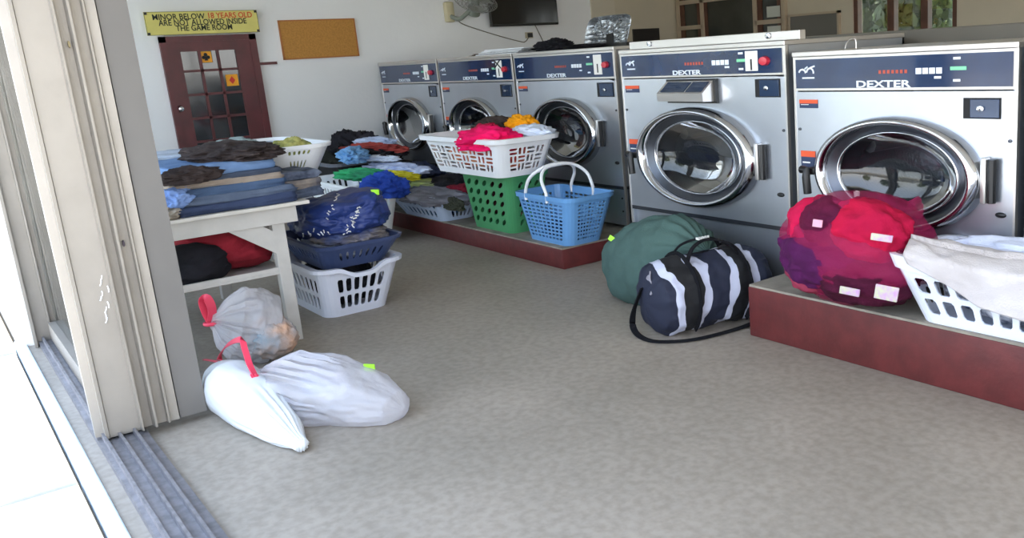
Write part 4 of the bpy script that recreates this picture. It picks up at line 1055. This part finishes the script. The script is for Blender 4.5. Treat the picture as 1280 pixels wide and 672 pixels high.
for k, (lab, c1, c2, z_, sx_) in enumerate((('mottled dark garment at the bottom right end of the table stack', '#3b4352', '#5a6478', .90, .42), ('taupe folded garment at the right end of the table stack', '#8a8077', '#57565c', .955, .38), ('dark navy folded garment topmost at the right end of the table stack', '#333a4a', '#6b7385', 1.01, .36))):
    meta(obj('folded_garment', slab(sx_, .26, .055, 40+k, .12), cloth('end_cloth_%d' % k, c1, col2=c2, vscale=12), smooth='all', loc=(-6.02, 1.80, z_+.004), rot=(0,0,.1)), lab, 'clothes', 'folded clothes at the right end of the stack')
# towels behind the stack
for k, (lab, c, z_, dy) in enumerate((('grey-white folded towel behind the left of the stack on the table', '#b5bcc0', .90, 0), ('teal folded towel in the pile behind the brown garment', '#2f9ab3', .975, .0), ('cream folded towel above the teal one on the table', '#c7c8b8', 1.03, .0), ('dark edged folded towel on top of the towel pile', '#5e6468', 1.06, .0))):
    th = (.05,.055,.045,.018)[k]
    meta(obj('folded_towel', slab(.6, .5, th, 20+k, .05), cloth('towel_%d' % k, c, .08), smooth='all', loc=(-6.9, 1.20+dy, z_+.004), rot=(0,0,.1)), lab, 'towel', 'folded towels behind the trousers')
hang('garment', 'pale grey and white shirt spread over the towel pile on the table', 'shirt', crumple(.45,.5,.05, 87, .3, 1.6, .4, ridg=.3), cloth('cloth_palegrey', '#bfc7d6', col2='#a7b2bd'), (-6.95, 1.62, 1.12), .1)
hang('garment', 'grey-green cloth peak on the pile in front of the maroon door', 'clothes', crumple(.2,.1,.045, 88, .3, 1.8, .5, ridg=.3), cloth('cloth_greygreen', '#94a3a3'), (-6.9, 1.75, 1.17), .3)
# white basket behind the stack, resting on the bag pile
ox, oy = -6.7, 1.93; zb = .885; h = .28
t = thing('laundry_basket', 'white rounded basket with yellow and dark clothes behind the table stack', 'laundry basket', (ox, oy, zb))
rws = [(0,.06,None),(.06,.2,dict(fx=.5,fy=.8,ex=3)),(.215,.26,dict(fx=.6,fy=.6,ex=3)),(.2,.215,None),(.26,h,None)]
mk_basket(t, frame_of(-7.04,-6.32,1.78,2.08,ox,oy), frame_of(-7.3,-6.2,1.74,2.2,ox,oy), h, rws, (9,5), M_white_plastic, rc=.14, rim_w=.02, rim_t=.02, corner=8)
hang('garment', 'yellow-green patterned cloth at the right end of the white basket', 'clothes', crumple(.12,.14,.11, 91, .2, 2, .8), cloth('cloth_yellowgreen', '#b3ae68', col2='#6a7040', vscale=14), (-6.4, 1.97, 1.1))
hang('garment', 'dark grey clothes in the white basket behind the table stack', 'clothes', crumple(.33,.12,.12, 92, .2, 2, .8), cloth('cloth_darkslate', '#3f434a', col2='#6f6f73', vscale=9), (-6.7, 1.93, 1.03))
# ================================================================= FLOOR BAGS NEAR THE WASHERS
M_gs = cloth('sack_green', '#465d58', .1)
hang('laundry_sack', 'dark green drawstring laundry sack leaning against the big washer', 'laundry sack',
     sack((-4.98,3.60,.15), (-3.98,3.56,.42), [(0,.02),(.04,.15),(.15,.235),(.35,.275),(.6,.28),(.78,.26),(.9,.19),(.96,.11),(1,.015)], 17, .028, 5, sq=(.95,1.08), amp=.05, floor=.004, end_pleat=.72), M_gs, (0,0,0))
# striped duffel
def stripe_mat():
    m = bpy.data.materials.new('navy_white_stripes'); m.use_nodes = True; nt = m.node_tree; n = nt.nodes; l = nt.links; p = n['Principled BSDF']
    tc = n.new('ShaderNodeTexCoord'); sx = n.new('ShaderNodeSeparateXYZ'); l.new(tc.outputs['Object'], sx.inputs[0])
    nz = n.new('ShaderNodeTexNoise'); nz.inputs['Scale'].default_value = 3.2; l.new(tc.outputs['Object'], nz.inputs['Vector'])
    a = n.new('ShaderNodeMath'); a.operation = 'MULTIPLY_ADD'; a.inputs[1].default_value = .22; l.new(nz.outputs['Fac'], a.inputs[0]); l.new(sx.outputs['X'], a.inputs[2])
    f = n.new('ShaderNodeMath'); f.operation = 'MULTIPLY'; f.inputs[1].default_value = 2.75; l.new(a.outputs[0], f.inputs[0])
    g = n.new('ShaderNodeMath'); g.operation = 'FRACT'; l.new(f.outputs[0], g.inputs[0])
    r = n.new('ShaderNodeValToRGB'); r.color_ramp.interpolation = 'CONSTANT'; e = r.color_ramp.elements
    e[0].position = 0; e[0].color = lin('#161c30'); e[1].position = .84; e[1].color = lin('#b9bdd0')
    q = e.new(.40); q.color = lin('#b9bdd0'); q = e.new(.56); q.color = lin('#0c0d11'); l.new(g.outputs[0], r.inputs['Fac']); l.new(r.outputs[0], p.inputs['Base Color']); p.inputs['Roughness'].default_value = .8
    return m
P0, P1 = Vector((-4.0,3.13,.21)), Vector((-3.86,3.84,.235))
ang = math.atan2(P1.y-P0.y, P1.x-P0.x); LL = (P1-P0).length
dt = thing('duffel_bag', 'navy, black and white striped duffel bag on the floor by the maroon plinth', 'duffel bag', tuple((P0+P1)/2-Vector((0,0,.225))), ang)
db = sack((-LL/2-.06,0,.225), (LL/2+.05,0,.225), [(0,.02),(.02,.12),(.06,.19),(.14,.222),(.5,.225),(.86,.222),(.94,.19),(.98,.12),(1,.02)], 8, .01, 8, sq=(1.0,1.0), amp=.065, floor=.003, end_pleat=.9, start_pleat=.1, freq=1.8)
obj('body', db, stripe_mat(), dt)
M_strap = cloth('strap_black', '#121216')
for x_ in (-.18, .18):
    pts = [(x_, math.sin(a)*.235, .225+math.cos(a)*.235) for a in [q*PI/14 for q in range(-11, 12)]]
    obj('strap', ribbon(pts, .045, .006, up=(1,0,0)), M_strap, dt)
for s_ in (-1, 1):
    pts = smooth_path([(-.18, s_*.10, .42),(-.12, s_*.07, .50),(0, s_*.03, .53),(.12, s_*.07, .50),(.18, s_*.10, .42)])
    obj('grip', tube(pts, .015, flat=.5), M_strap, dt)
obj('zipper', ribbon([(-.34,0,.36),(-.28,.0,.425),(-.1,.0,.452),(.1,0,.452),(.28,0,.428)], .02, .006), M_strap, dt)
b = BM()
for k in range(5): box(b, -.045+k*.02, -.034+k*.02, -.05+.006*k, -.02, .532, .545)
obj('strap_lettering', b, M_lab_w, dt, smooth=False, loc=(0,.03,.0))
pts = smooth_path([(-.42,.02,.30),(-.455,.08,.16),(-.46,.10,.05),(-.46,.0,.012),(-.42,-.14,.012),(-.25,-.24,.012),(.0,-.245,.012),(.2,-.22,.02),(.32,-.2,.05)])
obj('shoulder_strap', ribbon(pts, .04, .006), M_strap, dt)
b = BM(); random.seed(8)
for k in range(3): tube(smooth_path([(-.38+.02*k,-.02,.40),(-.40,-.05+.02*k,.36),(-.39+.02*k,-.06,.32),(-.42,-.08,.28)]), .005, b, 6)
obj('cord', b, mat('cord_grey', '#8b8890', .7), dt)
b = BM(); tube([(-.48,-.02,.14),(-.49,-.02,.28)], .004, b)
# ================================================================= RIGHT PLINTH
M_net = plastic_film('pink_net', '#b4205e', .5, .7, .2, 30, .3)
mc = Vector((-2.86, 3.60, PRZ)); mw = (.42,.285,.295)
mb_ = thing('mesh_laundry_bag', 'bulging pink mesh laundry bag on the taller maroon plinth', 'laundry bag', tuple(mc))
def shell(s, seed, amp, cz, sub=6, ridg=.03, flat=.97, freq=1.2, thr=None):
    bm = crumple(s[0], s[1], s[2], seed, amp, freq, flat, sub=sub, ridg=ridg)
    for v in bm.verts: v.co.z += cz
    return bm
obj('net', shell((mw[0]+.015,mw[1]+.01,mw[2]+.01), 5, .08, .287, ridg=.05), M_net, mb_, smooth='all')
b = sack((.10,.10,.46), (.28,.14,.50), [(0,.10),(.4,.06),(.6,.03),(1,.05)], 10, .02, 3, nu=48, nv=14, end_pleat=.2)
obj('gathered_neck', b, M_net, mb_)
obj('cord_stop', lathe_z([(.001,0),(.014,.003),(.016,.03),(.001,.035)], 12, c=(.0,.0,.545)), M_white_plastic, mb_)
for (lab, dx, dy, dz_, s_, sd, c1, c2) in (
    ('crimson red clothes showing at the top right of the pink mesh bag', .13, -.10, .37, (.25,.16,.14), 3, '#b8123a', '#a00e38'),
    ('crimson clothes at the top left inside the pink mesh bag', -.2, -.06, .36, (.17,.17,.13), 4, '#c71848', '#b01344'),
    ('maroon clothes in the upper middle of the pink mesh bag', -.04, -.13, .38, (.19,.14,.12), 6, '#5e1232', '#4c1030'),
    ('plum purple clothes in the middle left of the pink mesh bag', -.12, -.10, .22, (.28,.19,.15), 7, '#4f164a', '#42143e'),
    ('dark maroon clothes at the bottom of the pink mesh bag', .1, -.08, .15, (.29,.19,.13), 8, '#4a102c', '#3a0c22'),
    ('dusty rose clothes at the lower left inside the pink mesh bag', -.22, -.05, .13, (.18,.17,.11), 9, '#9c3a50', '#84304a')):
    hang('garment', lab, 'clothes', crumple(s_[0]*1.03, s_[1]*1.03, s_[2]*1.1, sd, .15, 1.5, .95, ridg=.08), cloth('mesh_cloth_%d' % sd, c1, col2=c2), (mc.x+dx, mc.y+dy, mc.z+dz_*1.1))
def patch(px, py, w_, h_, m, name, lab):
    p = ony(px, py, mc.y-.31); b_ = BM(); box(b_, -w_/2, w_/2, -.004, .004, -h_/2, h_/2, bev=.003)
    for v in b_.verts: v.co.x += v.co.z*.3
    return meta(obj(name, b_, m, smooth=False, loc=p, rot=(.15,0,.0)), lab, 'tag')
M_cards = mat('printed_packet', '#c9cfa8', .5, col2='#c59ac8', vscale=30)
patch(1102, 297, .12, .035, M_cards, 'packet', 'small printed packet in the middle of the pink mesh bag')
patch(1108, 366, .13, .075, M_cards, 'packet', 'larger printed packet low in the pink mesh bag')
patch(1062, 364, .12, .04, M_cards, 'packet', 'creased printed packet at the lower left of the pink mesh bag')
patch(1022, 279, .06, .04, mat('tag_pink', '#e3a9bd', .5), 'garment_tag', 'pale pink label at the upper left of the mesh bag')
# white basket on the right
ox, oy = -1.95, 3.68; h = .31
t = thing('laundry_basket', 'white laundry basket with a beige cloth on the taller maroon plinth', 'laundry basket', (ox, oy, PRZ))
rws = [(0,.045,None),(.045,.135,sq),(.15,.24,sq),(.135,.15,None),(.24,h-.001,None)]
b = Basket(frame_of(-2.42,-1.50,3.51,3.84,ox,oy), frame_of(-2.54,-1.34,3.42,3.90,ox,oy), h, .08)
M_wb = mat('white_plastic_bright', '#e4eaf6', .4)
obj('body', b.build([(0,.045,None),(.045,.135,sq),(.135,.15,None),(.15,.235,sq),(.235,.25,None)], sides_cols=(9,4)), M_wb, t, smooth=False, mods=(('solid',.008),))
def dzr(p): return (.02 if abs(p.x) > .5 else 0.02*max(0, (abs(p.x)-.3)/.2)) - (.07*math.exp(-((p.y-.03)/.11)**4) if abs(p.x) > .52 else 0)
bm = BM(); L0 = b.loop(.25, 0, 14); L1 = b.loop(h, 0, 14)
for i in range(len(L0)):
    j = (i+1) % len(L0)
    bm.faces.new([bm.verts.new(q) for q in (L0[i], L0[j], L1[j]+Vector((0,0,dzr(L1[j]))), L1[i]+Vector((0,0,dzr(L1[i]))))])
obj('upper_band', bm, M_wb, t, smooth=False, mods=(('solid',.008),))
obj('rim', b.rim([(-.006,h-.004),(-.006,h+.006),(.026,h+.006),(.03,h-.06),(.02,h-.06),(.018,h-.003)], dzr), M_wb, t, smooth=False)
def beige(u, v):
    x_ = -2.44+1.05*u
    L_ = .05+.17*min(1, u/.35)-.03*math.sin(u*6)
    s_ = v*(.22+L_)
    fold = .018*ridge(Vector((u*5+v*1.2, v*1.4, 4)), 4)
    lift = .015*fbm(Vector((u*5, v*3, 2)), 3)
    rimz = PRZ+h+.022+.03*max(0, 1-u*3)
    if s_ < .22: a_ = s_/.22; y_ = 3.60-.22*a_; z_ = rimz+.03*math.sin(a_*PI)+(.0 if a_ > .5 else .02)
    else:
        d_ = s_-.22; y_ = 3.372-.004*math.sin(u*19)+.10*min(.3, d_); z_ = rimz-.01-d_*.82
    return Vector((x_+(.10*(v-.5) if u < .3 else .05), y_-abs(fold)*.7, z_+(lift+fold*.5 if s_ < .22 else 0)))
o = obj('garment', drape(beige, 70, 50), cloth('cloth_beige_grey', '#b9b2b0', col2='#c9c4c4', vscale=3), smooth='all', mods=(('solid', .008),))
meta(o, 'beige grey sheet draped over the front rim of the right white basket', 'sheet')
hang('garment', 'white sheet lying in the right white basket behind the beige one', 'sheet', crumple(.5,.16,.09, 95, .2, 1.8, .7, ridg=.2), cloth('cloth_white', '#d5dcee'), (-1.9, 3.74, .62))
hang('garment', 'patterned blue and white cloth seen through the right white basket', 'clothes', crumple(.42,.14,.13, 96, .1, 2, .9), cloth('cloth_pattern', '#d7dbe6', col2='#2c3c5a', vscale=14), (-1.95, 3.68, PRZ+.15))
# ================================================================= WHITE PLASTIC BAGS BY THE DOOR
M_tb = plastic_film('white_film', '#dcd9dc', .58, .3, .6, 9, .35)
M_tie = mat('tie_red', '#e0405c', .4)
def trash(label, p0, p1, prof, seed, sq=(1,1), fl=.004, pl=26):
    t = thing('plastic_bag', label, 'plastic bag', (p1[0], p1[1], p1[2]))
    o = Vector(p1); q0 = Vector(p0)-o
    b = sack(q0, (0,0,0), prof, pl, .035, seed, sq=sq, amp=.05, floor=fl-o.z, end_pleat=.35, nu=128, nv=80)
    obj('bag_film', b, M_tb, t)
    return t
pA = ony(264, 401, 1.12)
t = trash('white plastic bag with a tall red tie, touching the table leg', (-5.52,1.45,.16), (pA.x, 1.12, pA.z), [(0,.04),(.02,.14),(.08,.20),(.35,.225),(.65,.20),(.85,.12),(.95,.045),(1,.03)], 11)
def local(L, o): return [Vector(p)-Vector(o) for p in L]
oA = Vector((pA.x,1.12,pA.z))
pts = smooth_path([(0,0,-.005),(-.012,-.015,.05),(-.02,-.02,.12),(0,-.0,.135),(.015,.012,.09),(.01,.01,.04),(0,0,0)])
obj('tie_loop', ribbon(pts, .05, .004, up=(1,.3,0)), M_tie, t)
obj('tie_knot', tube([(math.cos(a)*.035, math.sin(a)*.035, -.012) for a in [q*PI/8 for q in range(16)]], .011, closed=True), M_tie, t)
hang('garment', 'peach and grey clothes seen through the plastic bag by the table leg', 'clothes', crumple(.15,.13,.12, 12, .1, 1.6, .9), cloth('bag_cloth_a', '#c79f84', col2='#8a9aa4', vscale=5), (-5.40, 1.39, .15))
pB = ony(322, 468, 1.12)
t = trash('white plastic bag with a red ribbon bow, nearest the open floor', (-3.95,1.54,.05), (pB.x, 1.12, pB.z), [(0,.02),(.05,.09),(.22,.15),(.5,.20),(.72,.18),(.88,.09),(.96,.035),(1,.03)], 14, sq=(1.1,.9))
def tp(L, Y=1.06): return [ony(px, py, Y)-Vector((pB.x,1.12,pB.z)) for px, py in L]
obj('tie_loop', ribbon(smooth_path(tp([(320,471),(300,462),(277,452),(275,444),(284,431),(301,424),(306,436),(312,455),(320,471)]), 4), .03, .005, up=(1,.3,.1)), M_tie, t)
obj('tie_loop', ribbon(smooth_path(tp([(318,468),(295,460),(272,452),(255,449)]), 5), .018, .004, up=(0,0,1)), M_tie, t)
obj('tie_tail', ribbon(smooth_path(tp([(318,468),(322,477),(324,486),(329,492)]), 5), .045, .005, up=(1,.3,0)), M_tie, t)
obj('tie_knot', tube([(math.cos(a)*.028, math.sin(a)*.028, 0) for a in [q*PI/8 for q in range(16)]], .012, closed=True), M_tie, t)
hang('garment', 'pale clothes inside the plastic bag with the red ribbon bow', 'clothes', crumple(.2,.11,.08, 15, .1, 1.6, .9), cloth('bag_cloth_b', '#cfc7cd', col2='#a9b2c6', vscale=5), (-4.48, 1.36, .11))
hang('plastic_bag', 'smooth white plastic bag lying against the grey door leaf', 'plastic bag',
     sack((-5.0,1.0,.13), (-3.95,1.06,.04), [(0,.02),(.05,.10),(.2,.145),(.5,.13),(.8,.08),(.95,.035),(1,.03)], 18, .02, 17, amp=.02, floor=.004, end_pleat=.5), mat('white_film_thick', '#d4d8da', .35, bump=.05, bscale=6), (0,0,0))
# lettering on the blue bag: rows of small pale strokes
random.seed(3)
def strokes(nm, L):
    b_ = BM()
    bpy.context.view_layer.update(); body = bag.children[0]; inv = body.matrix_world.inverted()
    for (px, py, dx, dy) in L:
        P_ = []
        for k in range(3):
            q_ = (px+dx*k/2+random.uniform(-.8,.8), py+dy*k/2+random.uniform(-.8,.8)); o_ = inv @ Vector((0,0,EYE)); d_ = (inv.to_3x3() @ ray(*q_)).normalized()
            hit, loc_, nrm, _ = body.ray_cast(o_, d_)
            if hit: P_.append(loc_+nrm*.003)
        if len(P_) == 3: tube(P_, .0042, b_, 5)
    obj(nm, b_, M_lab_w, bag, smooth=False)
strokes('lettering', [(380+i*4.2+random.uniform(-.5,.5), 291-(i%2)*2, random.choice((0,3)), random.choice((-4,4,3))) for i in range(8)])
strokes('lettering', [(410+i*1.6, 274-i*4.5, random.choice((3,-2,4)), random.choice((-3,1,-2))) for i in range(8)])
strokes('lettering', [(432+i*.95+random.uniform(-2.5,2.5), 294-i*2.1, random.choice((3,-2,4)), random.choice((-2,1,2))) for i in range(18)])
def cast(o, px, py):
    inv = o.matrix_world.inverted(); o_ = inv @ Vector((0,0,EYE)); d_ = (inv.to_3x3() @ ray(px, py)).normalized()
    hit, l_, n_, _ = o.ray_cast(o_, d_); return (o.matrix_world @ l_ if hit else None)
M_lime = mat('lime_tag', '#a6e83a', .5)
for (lab, o_, px, py) in (('lime green tag on the upper right of the blue bag', bag.children[0], 469, 240), ('lime green tag on the right side of the plastic bag with the bow', 'bow', 462, 459)):
    if o_ == 'bow': o_ = [q for q in C.objects if q.name.startswith('bag_film')][-1]
    P_ = cast(o_, px, py) or ony(px, py, o_.matrix_world.translation.y)
    meta(obj('price_tag', bx(-.03, .03, -.004, .002, -.018, .018), M_lime, smooth=False, loc=P_-ray(px,py).normalized()*.006, rot=(0,0,.6)), lab, 'tag')
sk = [q for q in C.objects if q.name == 'laundry_sack'][0]; P_ = (cast(sk, 766, 299) or cast(sk, 772, 300) or ony(766,299,3.6))-ray(766,299).normalized()*.01
meta(obj('price_tag', bx(-.03, .03, -.004, .002, -.018, .018), M_lime, smooth=False, loc=P_, rot=(0,.6,.6)), 'lime green tag on the left side of the green laundry sack', 'tag')
# turn the lettering into meshes
bpy.context.view_layer.update(); dg = bpy.context.evaluated_depsgraph_get()
for o in [o for o in C.objects if o.type == 'FONT']:
    me = bpy.data.meshes.new_from_object(o.evaluated_get(dg)); m_ = o.data.materials[0]; nm = o.name
    q = bpy.data.objects.new('tmp', me); C.objects.link(q); q.parent = o.parent; q.matrix_local = o.matrix_local
    if not me.materials: me.materials.append(m_)
    for k_ in ('label',):
        if k_ in o: q[k_] = o[k_]
    bpy.data.objects.remove(o); q.name = nm
# ================================================================= LIGHT
wd = bpy.data.worlds.new('sky'); S.world = wd; wd.use_nodes = True; nt = wd.node_tree; n = nt.nodes; l = nt.links
bg = n['Background']; tc = n.new('ShaderNodeTexCoord'); sx = n.new('ShaderNodeSeparateXYZ'); l.new(tc.outputs['Generated'], sx.inputs[0])
r = n.new('ShaderNodeValToRGB'); e_ = r.color_ramp.elements; e_[0].position = .46; e_[0].color = lin('#b9b2a4'); e_[1].position = .9; e_[1].color = lin('#a3bfe6')
q = e_.new(.5); q.color = lin('#f2f2ee'); q = e_.new(.62); q.color = lin('#cfdcf0')
mp = n.new('ShaderNodeMath'); mp.operation = 'MULTIPLY_ADD'; mp.inputs[1].default_value = .5; mp.inputs[2].default_value = .5
l.new(sx.outputs['Z'], mp.inputs[0]); l.new(mp.outputs[0], r.inputs['Fac']); l.new(r.outputs[0], bg.inputs['Color']); bg.inputs['Strength'].default_value = 2.2
sun = bpy.data.lights.new('sun', 'SUN'); so_ = bpy.data.objects.new('sun', sun); C.objects.link(so_)
sun.energy = 5; sun.angle = math.radians(1.5); sun.color = (1, .95, .86)
so_.rotation_euler = Vector((-.75, .06, 1.0)).to_track_quat('Z', 'Y').to_euler(); so_.location = (-5, -5, 8)
S.cycles.use_denoising = True; S.cycles.max_bounces = 8; S.cycles.diffuse_bounces = 5; S.cycles.glossy_bounces = 4; S.cycles.transparent_max_bounces = 16
S.cycles.sample_clamp_indirect = 8; S.cycles.caustics_reflective = False; S.cycles.caustics_refractive = False
vs = S.view_settings; vs.view_transform = 'Standard'; vs.look = 'None'; vs.gamma = 1; vs.use_curve_mapping = False; vs.exposure = 1.65
